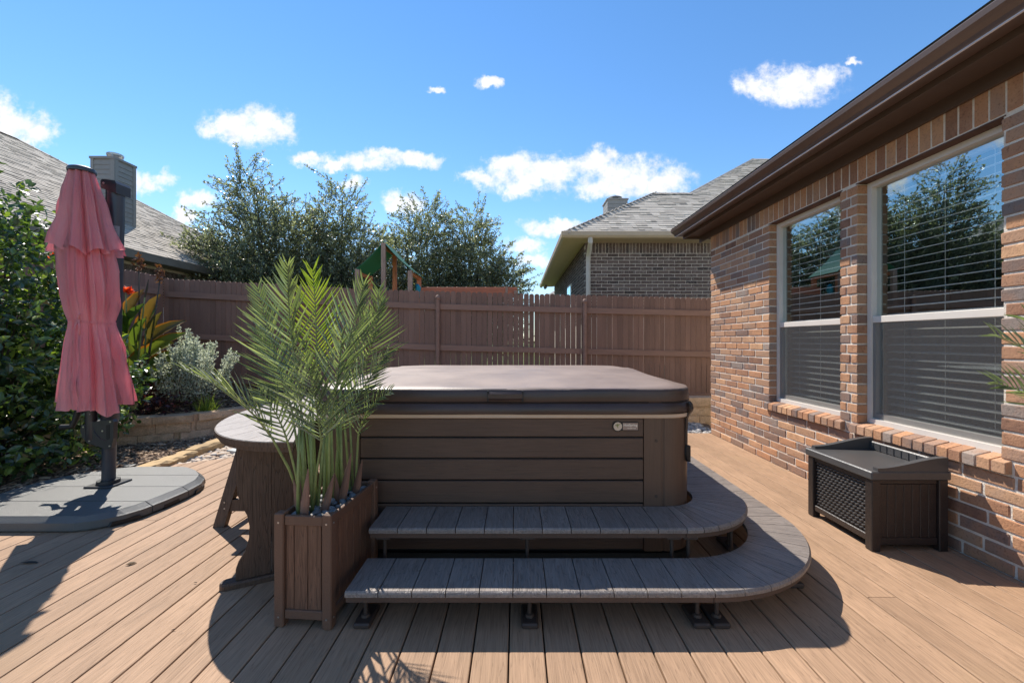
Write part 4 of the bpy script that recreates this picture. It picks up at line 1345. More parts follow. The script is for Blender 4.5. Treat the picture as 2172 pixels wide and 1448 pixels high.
# handle on the cover band and piping
hx0, hx1 = -.155, .035
hb = MB()
hr = []
for i in range(9):
    f = i/8
    x = hx0+(hx1-hx0)*f; d = .010*math.sin(math.pi*f)
    hr.append([(x, TY0-.026-d, .892), (x, TY0-.034-d, .905), (x, TY0-.034-d, .928), (x, TY0-.024-d, .940), (x, TY0-.010, .93), (x, TY0-.010, .895)])
hb.rings(hr)
hd = hb.build('cover_handle', M['cover'], tub, smooth=False)
MB().box(hx0-.004, TY0-.034, .886, hx0+.004, TY0-.020, .945).build('handle_piping', M['black'], hd)
MB().box(hx1-.004, TY0-.034, .886, hx1+.004, TY0-.020, .945).build('handle_piping', M['black'], hd)
MB().tube([(p[0], p[1], p[2]) for p in wob(dens(cov(.020, .8805)), .003, 4, 5)]+[], .0035, 5).build('cover_piping', M['black'], cover)
# tie strap at the front right corner
def cpt(a, off, z):
    a = R(a); r = TR+off
    return (TX1-TR+r*math.cos(a), TY0+TR+r*math.sin(a), z)
for (a, lab) in ((-38, None),):
    rs = []
    for (z, off) in ((.876, .020), (.86, .032), (.835, .0375), (.815, .030), (.80, .018), (.775, .008), (.70, .005), (.60, .005)):
        rs.append([cpt(a-7.0, off, z), cpt(a+7.0, off, z), cpt(a+7.0, off-.004, z), cpt(a-7.0, off-.004, z)])
    st = MB().rings(rs).build('cover_strap', M['black'], tub)
    bk = MB()
    rs = []
    for (z, w) in ((.625, 6.0), (.60, 7.5), (.575, 7.5), (.55, 4.5), (.535, 1.5)):
        rs.append([cpt(a-w, .012, z), cpt(a, .026, z), cpt(a+w, .012, z), cpt(a+w, .001, z), cpt(a-w, .001, z)])
    bk.rings(rs).build('buckle', M['black'], st)
# badge
by = TY0-.004
bd = MB()
bd.box(.578, by, .7225, .676, by+.007, .7695)
P = [( .561+.029*math.cos(2*math.pi*k/28), .7460+.029*math.sin(2*math.pi*k/28)) for k in range(28)]
bd.prism(P, 'Y', by-.0008, by+.007)
badge = bd.build('badge', M['black'], tub, loc=(.6, by, .745))
MB().box(.589, by-.0022, .7265, .6725, by-.0004, .7655).build('badge_plate', M['badge'], badge)
P = [(.561+.0235*math.cos(2*math.pi*k/28), .7460+.0235*math.sin(2*math.pi*k/28)) for k in range(28)]
MB().prism(P, 'Y', by-.0028, by-.0010).build('badge_emblem', M['emblem'], badge)
sw = MB()
for (pts) in ([(.547, .752), (.556, .758), (.566, .756), (.575, .760)], [(.561, .757), (.559, .748), (.562, .738)], [(.551, .748), (.558, .752), (.568, .751)]):
    sw.tube([(p[0], by-.0032, p[1]) for p in pts], .0016, 5)
sw.build('emblem_swirl', M['grass'], badge)
def text(s, size, loc, mat, parent, bold=0.0):
    cu = bpy.data.curves.new('lettering', 'FONT')
    cu.body = s; cu.size = size; cu.extrude = .0004; cu.offset = bold
    tmp = bpy.data.objects.new('tmp_text', cu)
    COL.objects.link(tmp)
    dg = bpy.context.evaluated_depsgraph_get()
    me = bpy.data.meshes.new_from_object(tmp.evaluated_get(dg))
    bpy.data.objects.remove(tmp)
    bpy.data.curves.remove(cu)
    me.transform(Matrix.Translation(Vector(loc)) @ Matrix.Rotation(R(90), 4, 'X'))
    po = ORG[parent.name]
    me.transform(Matrix.Translation((-po[0], -po[1], -po[2])))
    me.name = 'lettering'
    return link('lettering', me, mat, parent, po)
text('HotSpring', .0185, (.5925, by-.0028, .7475), M['letter'], badge, .0004)
text('Portable Spas', .0085, (.6145, by-.0028, .7335), M['letter'], badge, .0001)

# ================================================================== SPA STEPS
SCX, SCY = .833, 2.56
def steps(label, ztop, yf, R1, R0, yback, posts, xl=-.72):
    SCY = yf+R1
    t = thing('spa_step', label, 'step', (0, yf, 0), 'wraparound spa steps')
    n = 11; w = (SCX-xl)/n; th = .0235
    yb = SCY-R0
    for i in range(n):
        xa = xl+i*w+.0022; xb = xl+(i+1)*w-.0022
        mb = MB(); c = .004
        prof = [(yf, ztop-th), (yb, ztop-th), (yb, ztop-c), (yb-c, ztop), (yf+.008, ztop), (yf+.002, ztop-.005), (yf, ztop-.011)]
        mb.prism(prof, 'X', xa, xb)
        mb.build('tread_board', M['step'], t, loc=((xa+xb)/2, yf, ztop))
    nw = 9
    for i in range(nw):
        a0 = -90+i*90/nw; a1 = a0+90/nw
        da = math.degrees(.0020/R1)
        db = math.degrees(.0016/R0)
        pts = []; k = 5
        o = [(SCX+R1*math.cos(R(a0+da+(a1-a0-2*da)*j/k)), SCY+R1*math.sin(R(a0+da+(a1-a0-2*da)*j/k))) for j in range(k+1)]
        oi = [(SCX+(R1-.008)*math.cos(R(a0+da+(a1-a0-2*da)*j/k)), SCY+(R1-.008)*math.sin(R(a0+da+(a1-a0-2*da)*j/k))) for j in range(k+1)]
        inn = [(SCX+R0*math.cos(R(a0+db+(a1-a0-2*db)*j/k)), SCY+R0*math.sin(R(a0+db+(a1-a0-2*db)*j/k))) for j in range(k+1)]
        lo = o+inn[::-1]; hi = oi+inn[::-1]
        m = len(lo)
        am = R((a0+a1)/2)
        org = (SCX+R0*math.cos(am), SCY+R0*math.sin(am), ztop)
        # board lies along its own radius: build along +Y, then turn
        rotm = Matrix.Rotation(-(am-math.pi/2), 4, 'Z')
        mb = MB()
        rr = [[(p[0], p[1], ztop-th) for p in lo], [(p[0], p[1], ztop-.010) for p in lo], [(p[0], p[1], ztop) for p in hi]]
        mb.rings(rr)
        mb.v = [tuple(rotm @ (Vector(p)-Vector(org))+Vector(org)) for p in mb.v]
        ob = mb.build('tread_board', M['step'], t, loc=org)
        ob.rotation_euler = (0, 0, am-math.pi/2)
    y = SCY+.002
    while y < yback:
        y2 = min(y+.1395, yback)
        mb = MB()
        x0 = SCX+R0; x1 = SCX+R1
        prof = [(x0, ztop-th), (x1, ztop-th), (x1, ztop-.010), (x1-.008, ztop), (x0, ztop)]
        mb.prism(prof, 'Y', y, y2)
        mb.build('tread_board', M['stepx'], t, loc=((x0+x1)/2, y, ztop))
        y = y2+.0042
    # fascia under the nosing
    ins = .010
    fa = MB()
    z0, z1 = ztop-th-.026, ztop-th-.0005
    fa.box(xl+.004, yf+ins, z0, SCX-.004, yf+ins+.02, z1)
    fa.build('fascia', M['stepfas'], t)
    fa = MB()
    path = [(SCX+.0, SCY-(R1-ins))]+[(SCX+(R1-ins)*math.cos(R(-90+90*j/24)), SCY+(R1-ins)*math.sin(R(-90+90*j/24))) for j in range(1, 25)]+[(SCX+R1-ins, yback)]
    inn = [(SCX+.0, SCY-(R1-ins-.02))]+[(SCX+(R1-ins-.02)*math.cos(R(-90+90*j/24)), SCY+(R1-ins-.02)*math.sin(R(-90+90*j/24))) for j in range(1, 25)]+[(SCX+R1-ins-.02, yback)]
    m = len(path)
    V = [(p[0], p[1], z0) for p in path]+[(p[0], p[1], z1) for p in path]+[(p[0], p[1], z0) for p in inn]+[(p[0], p[1], z1) for p in inn]
    F = []
    for i in range(m-1):
        F += [(i, i+1, m+i+1, m+i), (2*m+i+1, 2*m+i, 3*m+i, 3*m+i+1), (m+i, m+i+1, 3*m+i+1, 3*m+i), (i+1, i, 2*m+i, 2*m+i+1)]
    F += [(0, m, 3*m, 2*m), (m-1, 3*m-1, 4*m-1, 2*m-1)]
    fa.add(V, F)
    fa.build('fascia', M['stepfas'], t, smooth='auto', label='curved corner fascia')
    MB().box(xl+.004, yf+ins+.0205, z0, xl+.024, yb-.01, z1).build('fascia', M['stepfas'], t)
    MB().box(xl+.004, yb-.03, z0, SCX-.004, yb-.01, z1).build('fascia', M['stepfas'], t)
    # brackets, posts and feet
    for (px, py, a) in posts:
        mb = MB().box(px-.034, py-.022, z0-.012, px+.034, py+.05, z0-.0005)
        mb.build('bracket', M['stepmetal'], t, loc=(px, py, z0))
        MB().tube([(px, py+.012, z0-.012), (px, py+.012, .012)], .0095, 10).build('post', M['stepmetal'], t, loc=(px, py, 0), smooth='auto')
        ft = MB().cbox(px-.036, py-.045, .0015, px+.036, py+.10, .024, .006)
        ft.lathe([(.020, .024), (.018, .034), (.012, .037)], (px, py+.012), 12)
        ft.build('foot', M['stepmetal'], t, loc=(px, py, 0))
    return t
low_posts = [(-.655, 1.835, 0), (.058, 1.835, 0), (.787, 1.835, 0), (.872, 1.835, 0)]+[(SCX+.70*math.cos(R(a)), SCY+.70*math.sin(R(a)), 0) for a in (-38, -8)]+[(SCX+.70, 3.2, 0), (-.655, 2.04, 0)]
up_posts = [(-.655, 2.105, 0), (.055, 2.105, 0), (.775, 2.105, 0), (.858, 2.105, 0)]+[(SCX+.43*math.cos(R(a)), SCY+.43*math.sin(R(a)), 0) for a in (-40, -8)]+[(SCX+.43, 3.3, 0)]
steps('lower wraparound grey brown step on short feet on the deck', .170, 1.773, .765, .485, 4.3, low_posts)
steps('upper wraparound grey brown step against the hot tub', .305, 2.065, .495, .213, 4.3, up_posts)

# ================================================================== PLANTER
def build_planter(cx, cy, yaw, label, mats=('planter', 'planterpost')):
    W, L, H = .255, .48, .478
    T = Matrix.Translation((cx, cy, 0)) @ Matrix.Rotation(yaw, 4, 'Z')
    t = thing('planter_box', label, 'planter', (cx, cy, 0))
    p = .042
    def bx(nm, mat, b, c=.003):
        mb = MB().cbox(*b, c); mb.xf(T)
        ctr = T @ Vector(((b[0]+b[3])/2, (b[1]+b[4])/2, b[2]))
        return mb.build(nm, M[mat], t, loc=tuple(ctr))
    for sx in (-1, 1):
        for sy in (-1, 1):
            x0 = sx*(W/2-p/2)-p/2; y0 = sy*(L/2-p/2)-p/2
            po = bx('post', mats[1], (x0, y0, .001, x0+p, y0+p, H+.006), .004)
            for z in (.045, H-.032):
                for (dx, dy) in ((0, sy*(p/2+.0005)), (sx*(p/2+.0005), 0)):
                    a = T @ Vector((x0+p/2+dx*.9, y0+p/2+dy*.9, z)); b = T @ Vector((x0+p/2+dx*1.06, y0+p/2+dy*1.06, z))
                    MB().tube([a, b], .0042, 8).build('screw', M['screw'], po)
    ins = .008
    for (z0, z1) in ((.034, .072), (H-.046, H-.004)):
        for sy in (-1, 1):
            y = sy*(L/2-ins-.009)
            bx('rail', mats[1], (-W/2+p+.0005, y-.009, z0, W/2-p-.0005, y+.009, z1))
        for sx in (-1, 1):
            x = sx*(W/2-ins-.009)
            bx('rail', mats[1], (x-.009, -L/2+p+.0005, z0, x+.009, L/2-p-.0005, z1))
    zt, zb = H-.046, .072
    for sy in (-1, 1):
        y = sy*(L/2-.024)
        n = [-(W/2-p), -.037, .037, W/2-p]
        n = [-(W/2-p), -.048, .0135, .075, W/2-p] 
        for a, b in zip(n, n[1:]):
            bx('slat', mats[0], (a+.0012, y-.006, zb-.01, b-.0012, y+.006, zt+.01), .002)
    for sx in (-1, 1):
        x = sx*(W/2-.024)
        k = 6
        for i in range(k):
            a = -(L/2-p)+(L-2*p)*i/k; b = a+(L-2*p)/k
            bx('slat', mats[0], (x-.006, a+.0012, zb-.01, x+.006, b-.0012, zt+.01), .002)
    mb = MB().box(-W/2+.034, -L/2+.034, .09, W/2-.034, L/2-.034, H-.052); mb.xf(T)
    mb.build('soil_fill', M['soil'], t)
    return t, T, W, L, H
plt, PT, PW, PL, PH = build_planter(-.885, 2.035, R(-5), 'brown slatted planter box left of the steps holding the tall palm')
peb = []
for k in range(5):
    mb = MB().ellipsoid((0, 0, 0), (1, .78, .58), 12, 8, .03)
    peb.append(mb.mesh('pebble'))
    for p in peb[-1].polygons: p.use_smooth = True
    peb[-1].materials.append(M['pebble'])
cnt = 0
spots = []
for _ in range(4000):
    x = random.uniform(-PW/2+.045, PW/2-.045); y = random.uniform(-PL/2+.045, PL/2-.045)
    s = random.uniform(.015, .027)
    if all(math.hypot(x-a, y-b) > (s+c)*.78 for a, b, c in spots):
        spots.append((x, y, s))
for (x, y, s) in spots[:120]:
    p = PT @ Vector((x, y, PH-.040+random.uniform(0, .018)))
    o = link('pebble', random.choice(peb), None, None, tuple(p), rot=(random.uniform(-.4, .4), random.uniform(-.4, .4), random.uniform(0, 6.28)), scale=(s, s, s))
    tag(o, 'smooth grey pebble in the planter box around the palm stems', 'pebble', 'grey pebbles in the planter')

# ================================================================== PALMS
def frond(parent, base, a, m, tip, face, mat, nl=44, Lmax=.22, seed=0):
    """stem from base to a, then a rachis a-m-tip with stiff narrow leaflets on both sides"""
    rnd = random.Random(seed)
    base, a, m, tip = map(Vector, (base, a, m, tip))
    def C(t):     # quadratic through a, m, tip
        return a*((1-t)*(1-2*t))+m*(4*t*(1-t))+tip*(t*(2*t-1))
    mb = MB()
    mid = (base*.5+a*.5)+Vector((0, 0, .03))
    stem = MB().tube([base, mid, a]+[C(t) for t in (.25, .5, .75, 1)], [.0075, .006, .005, .004, .003, .0022, .001], 6)
    fr = stem.build('frond_stem', M['stemg'] , parent, smooth=True)
    face = Vector(face).normalized()
    nl = int(nl*.56); Lmax *= 1.08
    for k in range(nl):
        t = (k+.5)/nl
        p = C(t); T = (C(min(1, t+.03))-C(max(0, t-.03))).normalized()
        S = T.cross(face).normalized()
        Nn = S.cross(T).normalized()
        env = (.55+.45*math.sin(math.pi*min(1, t*1.25+.12)))*(1-.45*max(0, t-.6)/.4)
        for sg in (-1, 1):
            L = Lmax*env*rnd.uniform(.85, 1.12)
            ang = R(rnd.gauss(50-22*t, 4))
            d = (T*math.cos(ang)+S*sg*math.sin(ang)+Nn*rnd.uniform(.05, .5)).normalized()
            bend = (T*.35+Vector((0, 0, -.16)))*L
            w = .0052*rnd.uniform(.85, 1.15)
            side = d.cross(Nn).normalized()
            up = Nn
            pts = []
            n = 4
            o = len(mb.v)
            for i in range(n+1):
                u = i/n
                c = p+d*L*u+bend*u*u*.55
                ww = w*(.5+1.1*u if u < .35 else (1.0-.0*u))*(1-u**3)
                mb.v += [tuple(c+side*ww+up*ww*.8), tuple(c), tuple(c-side*ww+up*ww*.8)]
            for i in range(n):
                q = o+i*3
                mb.f += [(q, q+1, q+4, q+3), (q+1, q+2, q+5, q+4)]
    mb.build('leaflets', mat, fr, recalc=False)
    return fr
palm = thing('palm_plant', 'tall bushy palm with narrow green fronds growing in the slatted planter', 'palm', (-.89, 2.03, .42))
FR = [  # base, leaf start, middle, tip, facing, material
    ((-.955, 1.93, .43), (-1.06, 2.0, .90), (-1.16, 2.02, 1.20), (-1.235, 2.03, 1.47), (.35, -1, .2), 'palm', 50, .195),
    ((-.94, 1.92, .43), (-.997, 1.95, 1.0), (-1.036, 1.94, 1.32), (-1.02, 1.90, 1.56), (-.1, -1, .1), 'palm', 52, .20),
    ((-.90, 2.06, .43), (-1.01, 2.15, 1.05), (-1.025, 2.17, 1.33), (-1.03, 2.15, 1.58), (.15, -1, .0), 'palmy', 46, .22),
    ((-.865, 2.08, .43), (-.896, 2.1, .98), (-.815, 2.1, 1.27), (-.745, 2.08, 1.50), (-.2, -1, .1), 'palm', 52, .22),
    ((-.84, 2.15, .43), (-.91, 2.2, .98), (-.79, 2.2, 1.22), (-.69, 2.18, 1.42), (-.4, -1, .2), 'palm', 46, .20),
    ((-.815, 2.15, .43), (-.80, 2.15, .74), (-.73, 2.12, .885), (-.60, 2.05, .975), (-.4, -.8, .5), 'palm', 34, .16),
    ((-.845, 2.1, .43), (-.885, 2.1, .76), (-.755, 2.1, .99), (-.625, 2.08, 1.16), (-.3, -1, .2), 'palm', 42, .18),
    ((-.925, 1.92, .43), (-.863, 1.88, .77), (-.872, 1.84, .96), (-.885, 1.78, 1.16), (.1, -1, .2), 'palm', 44, .20),
    ((-.965, 1.92, .43), (-.999, 1.86, .765), (-1.035, 1.84, .89), (-1.085, 1.80, 1.0), (.2, -.9, .5), 'palm', 22, .16),
    ((-.975, 1.96, .43), (-1.06, 1.84, .80), (-1.19, 1.80, .975), (-1.38, 1.76, 1.10), (.7, .3, .8), 'palm', 40, .19),
    ((-.83, 2.16, .43), (-.888, 2.25, .92), (-.765, 2.26, 1.21), (-.72, 2.22, 1.49), (.3, -1, .1), 'palm', 46, .20),
    ((-.96, 2.0, .43), (-1.02, 2.05, .82), (-1.17, 2.1, 1.06), (-1.30, 2.12, 1.28), (.5, -1, .3), 'palm', 46, .18),
    ((-.88, 1.99, .43), (-.845, 1.92, .80), (-.795, 1.88, 1.03), (-.755, 1.84, 1.25), (-.2, -1, .2), 'palm', 44, .19),
]
for i, f in enumerate(FR):
    frond(palm, f[0], f[1], f[2], f[3], f[4], M[f[5]], f[6], f[7], seed=100+i)
# extra bare stems and husks
for i in range(16):
    bx_ = random.uniform(-.97, -.81); byy = 1.92+(bx_+.97)*1.4+random.uniform(-.05, .05)
    tx = bx_+random.uniform(-.06, .05)
    MB().tube([(bx_, byy, .42), (bx_+(tx-bx_)*.4, byy, .62), (tx, byy+random.uniform(-.02, .02), random.uniform(.80, 1.0))], [.0085, .0075, .0045], 6).build('cane', M['stemg'], palm, smooth=True)
for (hx, hy, hz, lean) in ((-.93, 1.86, .66, .02), (-.955, 1.90, .60, -.04), (-.885, 1.95, .61, .05), (-.845, 2.05, .68, .05), (-.815, 2.14, .62, .04), (-.86, 2.06, .58, -.02), (-.97, 1.98, .6, -.05)):
    mb = MB(); rs = []
    for (u, w) in ((0, .018), (.35, .020), (.7, .012), (1, .002)):
        c = Vector((hx+lean*u, hy, .42+(hz-.42)*u))
        rs.append([tuple(c+Vector((math.cos(a)*w, math.sin(a)*w*.7-.004, 0))) for a in (R(190), R(225), R(270), R(315), R(350))])
    mb.rings(rs, False, False, closed=False)
    mb.build('husk', M['husk'], palm, recalc=False)

# right-hand palm, mostly out of the frame
plt2, PT2, *_ = build_planter(2.31, 1.42, R(4), 'brown slatted planter box at the right edge beside the brick wall')
palm2 = thing('palm_plant', 'palm whose frond tips reach in at the right edge in front of the bricks', 'palm', (2.30, 1.42, .42))
FR2 = [((2.27, 1.45, .43), (2.17, 1.50, .86), (2.00, 1.55, 1.10), (1.80, 1.60, 1.24), (.2, -.8, .6), 44, .22),
       ((2.28, 1.42, .43), (2.12, 1.42, .85), (1.95, 1.44, 1.10), (1.76, 1.47, 1.30), (-.2, -1, .3), 46, .23),
       ((2.28, 1.46, .43), (2.2, 1.52, .76), (2.02, 1.58, .96), (1.83, 1.62, 1.06), (.1, -.9, .5), 44, .22),
       ((2.30, 1.40, .43), (2.2, 1.45, 1.0), (2.16, 1.46, 1.3), (2.10, 1.44, 1.5), (-.2, -1, .1), 44, .16),
       ((2.34, 1.38, .43), (2.36, 1.35, 1.0), (2.40, 1.32, 1.3), (2.42, 1.3, 1.52), (.2, -1, .1), 44, .14),
       ((2.31, 1.36, .43), (2.28, 1.25, .9), (2.25, 1.1, 1.2), (2.2, 1.0, 1.4), (.4, -1, .1), 44, .2)]
for i, f in enumerate(FR2):
    frond(palm2, f[0], f[1], f[2], f[3], f[4], M['palm'], f[5], f[6], seed=300+i)

# ================================================================== HALF OVAL BAR TABLE AND STOOL
tab = thing('bar_table', 'half oval slatted bar table standing at the left side of the hot tub', 'table', (-1.42, 2.5, 0))
ZTAB = .75
A_, B_ = .72, 1.07
TCX, TCY = -1.11, 3.04
def outline(sc=1.0, n=40):
    P = [(TCX-A_*sc*math.sin(math.pi*i/n), TCY-B_*sc*math.cos(math.pi*i/n)) for i in range(n+1)]
    return P
OUT = outline()
OUT = [(-1.035, 1.972)]+OUT[1:-1]+[(-1.19, TCY+B_-.02), (-1.19, 2.36)]
# top cut into boards that run slightly askew
ang = R(-14)
ca, sa = math.cos(ang), math.sin(ang)
def rot2(p): return (p[0]*ca-p[1]*sa, p[0]*sa+p[1]*ca)
def irot2(p): return (p[0]*ca+p[1]*sa, -p[0]*sa+p[1]*ca)
RO = [irot2(p) for p in OUT]
def clip_poly(poly, k, lo):
    out = []
    for i in range(len(poly)):
        p, q = poly[i], poly[(i+1) % len(poly)]
        pin = (p[0] >= k) if lo else (p[0] <= k); qin = (q[0] >= k) if lo else (q[0] <= k)
        if pin: out.append(p)
        if pin != qin:
            f = (k-p[0])/(q[0]-p[0]); out.append((k, p[1]+(q[1]-p[1])*f))
    return out
xmin = min(p[0] for p in RO); xmax = max(p[0] for p in RO)
k = xmin
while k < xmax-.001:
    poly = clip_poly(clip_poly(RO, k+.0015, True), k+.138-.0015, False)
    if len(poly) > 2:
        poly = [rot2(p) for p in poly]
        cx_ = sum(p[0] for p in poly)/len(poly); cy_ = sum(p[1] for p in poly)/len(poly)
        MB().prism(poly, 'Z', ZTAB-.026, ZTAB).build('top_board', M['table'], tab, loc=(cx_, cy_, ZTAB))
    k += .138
O2 = [(-1.045, 1.985)]+outline(.985)[1:-1]+[(-1.20, TCY+B_-.04), (-1.20, 2.38)]
I2 = [(-1.06, 2.02)]+outline(.93)[1:-1]+[(-1.21, TCY+B_-.12), (-1.21, 2.42)]
def ringwall(O, I, z0, z1):
    m = len(O); mb = MB()
    V = [(p[0], p[1], z0) for p in O]+[(p[0], p[1], z1) for p in O]+[(p[0], p[1], z0) for p in I]+[(p[0], p[1], z1) for p in I]
    F = []
    for i in range(m):
        j = (i+1) % m
        F += [(i, j, m+j, m+i), (2*m+j, 2*m+i, 3*m+i, 3*m+j), (m+i, m+j, 3*m+j, 3*m+i), (j, i, 2*m+i, 2*m+j)]
    mb.add(V, F); return mb
OE = [(p[0]+(p[0]-TCX)*.006-(.004 if p[0] > -1.2 else 0)*0, p[1]+(p[1]-TCY)*.004) for p in OUT]
ringwall(OE, OUT, ZTAB-.0265, ZTAB-.003).build('brown_board_edge', M['tablep'], tab, smooth='auto')  # added strip in the boards' own brown, without the painted glare
ringwall(O2, I2, ZTAB-.052, ZTAB-.0265).build('apron', M['tablep'], tab, smooth='auto')
def pedestal(ox, oy, a, mirror=False):
    # profile in (u, z): ogee sided plank, u along the foot
    T = Matrix.Translation((ox, oy, 0)) @ Matrix.Rotation(a, 4, 'Z')
    left = [(-.150, ZTAB-.053), (-.150, .52), (-.146, .46), (-.128, .40), (-.104, .345), (-.094, .29), (-.096, .23), (-.112, .165), (-.142, .115), (-.152, .085), (-.152, .032)]
    right = [(0.0, .032), (0.0, ZTAB-.053)]
    for sgn, lab in ((1, 'left'), (-1, 'right')):
        poly = [(sgn*p[0], p[1]) for p in left+right]
        if sgn < 0: poly = [(p[0]+.003, p[1]) for p in poly]
        mb = MB().prism(poly, 'Y', -.013+(.0 if sgn > 0 else .0), .013)
        mb.xf(T)
        mb.build('pedestal_board', M['tablep'], tab, loc=(ox, oy, .03))
    ft = MB(); n = 8; rs = []
    Pl = []
    for i in range(n+1):
        th = R(90+180*i/n); Pl.append((-.185+.036*math.cos(th), .036*math.sin(th)))
    for i in range(n+1):
        th = R(-90+180*i/n); Pl.append((.185+.036*math.cos(th), .036*math.sin(th)))
    ins = [(p[0]*.985, p[1]*.82) for p in Pl]
    ft.rings([[(p[0], p[1], .001) for p in Pl], [(p[0], p[1], .022) for p in Pl], [(p[0], p[1], .031) for p in ins]])
    ft.xf(T); ft.build('foot', M['tablep'], tab, loc=(ox, oy, 0))
    br = MB().box(-.19, -.06, ZTAB-.0535, .19, .06, ZTAB-.0530+.0); 
pedestal(-1.262, 2.185, R(28))
pedestal(-1.40, 2.66, R(24))
MB().cbox(-1.30, 2.22, .34, -1.262, 2.64, .46, .004).build('stretcher', M['tablep'], tab, loc=(-1.28, 2.4, .34))

st = thing('bar_stool', 'brown bar stool with splayed legs tucked under the bar table', 'stool', (-1.76, 2.98, 0))
seat_z = .62
sx0, sx1, sy0, sy1 = -1.90, -1.55, 2.83, 3.19
for k in range(4):
    a = sx0+.35*k/4
    MB().cbox(a+.002, sy0, seat_z-.025, a+.0855, sy1, seat_z, .004).build('seat_slat', M['tablep'], st, loc=(a, sy0, seat_z))
MB().box(sx0+.02, sy0+.02, seat_z-.065, sx1-.02, sy0+.04, seat_z-.0255).build('seat_rail', M['tablep'], st)
MB().box(sx0+.02, sy1-.04, seat_z-.065, sx1-.02, sy1-.02, seat_z-.0255).build('seat_rail', M['tablep'], st)
feet = {}
for (fx, fy, tx, ty) in ((-1.945, 2.79, -1.80, 2.85), (-1.50, 2.79, -1.60, 2.85), (-1.945, 3.23, -1.80, 3.16), (-1.50, 3.23, -1.60, 3.16)):
    mb = MB()
    w, d = .036, .022
    rs = [[(cx_-w/1, cy_-d, z), (cx_+w/1, cy_-d, z), (cx_+w/1, cy_+d, z), (cx_-w/1, cy_+d, z)] for (cx_, cy_, z) in ((fx, fy, .001), (tx, ty, seat_z-.026))]
    mb.rings(rs)
    lg = mb.build('leg', M['tablep'], st, loc=(fx, fy, 0))
    f = .135/(seat_z-.026)
    cx_, cy_ = fx+(tx-fx)*f, fy+(ty-fy)*f
    feet[fx, fy] = (cx_, cy_)
    for z in (.12, .16):
        MB().tube([(cx_, cy_-d+.002, z), (cx_, cy_-d-.003, z)], .005, 8).build('bolt', M['screw'], lg)
for (a, b) in (((-1.945, 2.79), (-1.50, 2.79)), ((-1.945, 3.23), (-1.50, 3.23))):
    (xa, ya), (xb, yb) = feet[a], feet[b]
    MB().box(xa+.02, ya-.016, .10, xb-.02, ya+.014, .175).build('stretcher', M['tablep'], st, loc=(xa, ya, .1))
for (a, b) in (((-1.945, 2.79), (-1.945, 3.23)), ((-1.50, 2.79), (-1.50, 3.23))):
    (xa, ya), (xb, yb) = feet[a], feet[b]
    MB().box(xa-.014, ya+.023, .16, xa+.014, yb-.023, .22).build('stretcher', M['tablep'], st, loc=(xa, ya, .1))

# ================================================================== STORAGE BENCH
sb_ = thing('storage_bench', 'dark brown resin storage bench with wicker front and low armrests against the brick wall', 'storage bench', (2.28, 2.72, 0))
X0, X1, Y0, Y1_ = 2.055, 2.497, 2.45, 2.99
ZL = .415
def bb(nm, b, c=.004, mat='bench'):
    return MB().cbox(*b, c).build(nm, M[mat], sb_, loc=((b[0]+b[3])/2, (b[1]+b[4])/2, b[2]))
pw = .052
for xx in (X0, X1-pw):
    for yy in (Y0, Y1_-pw):
        bb('corner_post', (xx, yy, .001, xx+pw, yy+pw, ZL))
# front (faces -X): rails and wicker
bb('front_rail', (X0+.008, Y0+pw+.0005, .045, X0+.03, Y1_-pw-.0005, .085)); bb('front_rail', (X0+.008, Y0+pw+.0005, ZL-.030, X0+.03, Y1_-pw-.0005, ZL-.001))
bb('front_back_panel', (X0+.027, Y0+pw+.0005, .087, X0+.034, Y1_-pw-.0005, ZL-.032), .001)
wk = MB()
ya, yb, za, zb_ = Y0+pw+.003, Y1_-pw-.003, .088, ZL-.033
rows, cols = 14, 13
dh = (zb_-za)/rows; dw = (yb-ya)/cols
for r in range(rows):
    for c in range(cols+1):
        yc_ = ya+dw*(c+(0 if r % 2 else .5)); zc = za+dh*(r+.5)
        y0 = max(ya, yc_-dw*.52); y1 = min(yb, yc_+dw*.52)
        if y1-y0 < .008: continue
        n = 5; rs = []
        for i in range(n+1):
            u = i/n; yy = y0+(y1-y0)*u
            h = .004+.0085*math.sin(math.pi*u)
            zz = zc+dh*.16*(1-2*u)
            hw = dh*.36*(.72+.28*math.sin(math.pi*u))
            xb_ = X0+.0275
            rs.append([(xb_, yy, zz-hw), (xb_-h*.8, yy, zz-hw*.7), (xb_-h, yy, zz), (xb_-h*.8, yy, zz+hw*.7), (xb_, yy, zz+hw)])
        wk.rings(rs)
wk.build('wicker_panel', M['benchlid'], sb_, kind='stuff', smooth='auto')
# ends: vertical boards
for (yy, nm) in ((Y0+.016, 'end'), (Y1_-.028, 'end')):
    k = 7
    for i in range(k):
        a = X0+pw+.001+(X1-X0-2*pw-.002)*i/k; b = X0+pw+.001+(X1-X0-2*pw-.002)*(i+1)/k
        bb('end_board', (a+.0008, yy, .075, b-.0008, yy+.012, ZL-.028), .0025)
    bb('end_rail', (X0+pw+.0005, yy-.006, .035, X1-pw-.0005, yy+.012, .0745)); bb('end_rail', (X0+pw+.0005, yy-.006, ZL-.0275, X1-pw-.0005, yy+.012, ZL-.001))
bb('rear_panel', (X1-.03, Y0+pw+.0005, .04, X1-.012, Y1_-pw-.0005, ZL-.001))
bb('floor_panel', (X0+.04, Y0+.04, .05, X1-.04, Y1_-.04, .06))
# lid
ov = .012
lid = MB()
lid.cbox(X0-ov, Y0-ov, ZL+.001, X1+ov*.6, Y1_+ov, ZL+.050, .006)
lid_o = lid.build('lid', M['benchlid'], sb_, loc=(X0, Y0, ZL))
ZS = ZL+.050
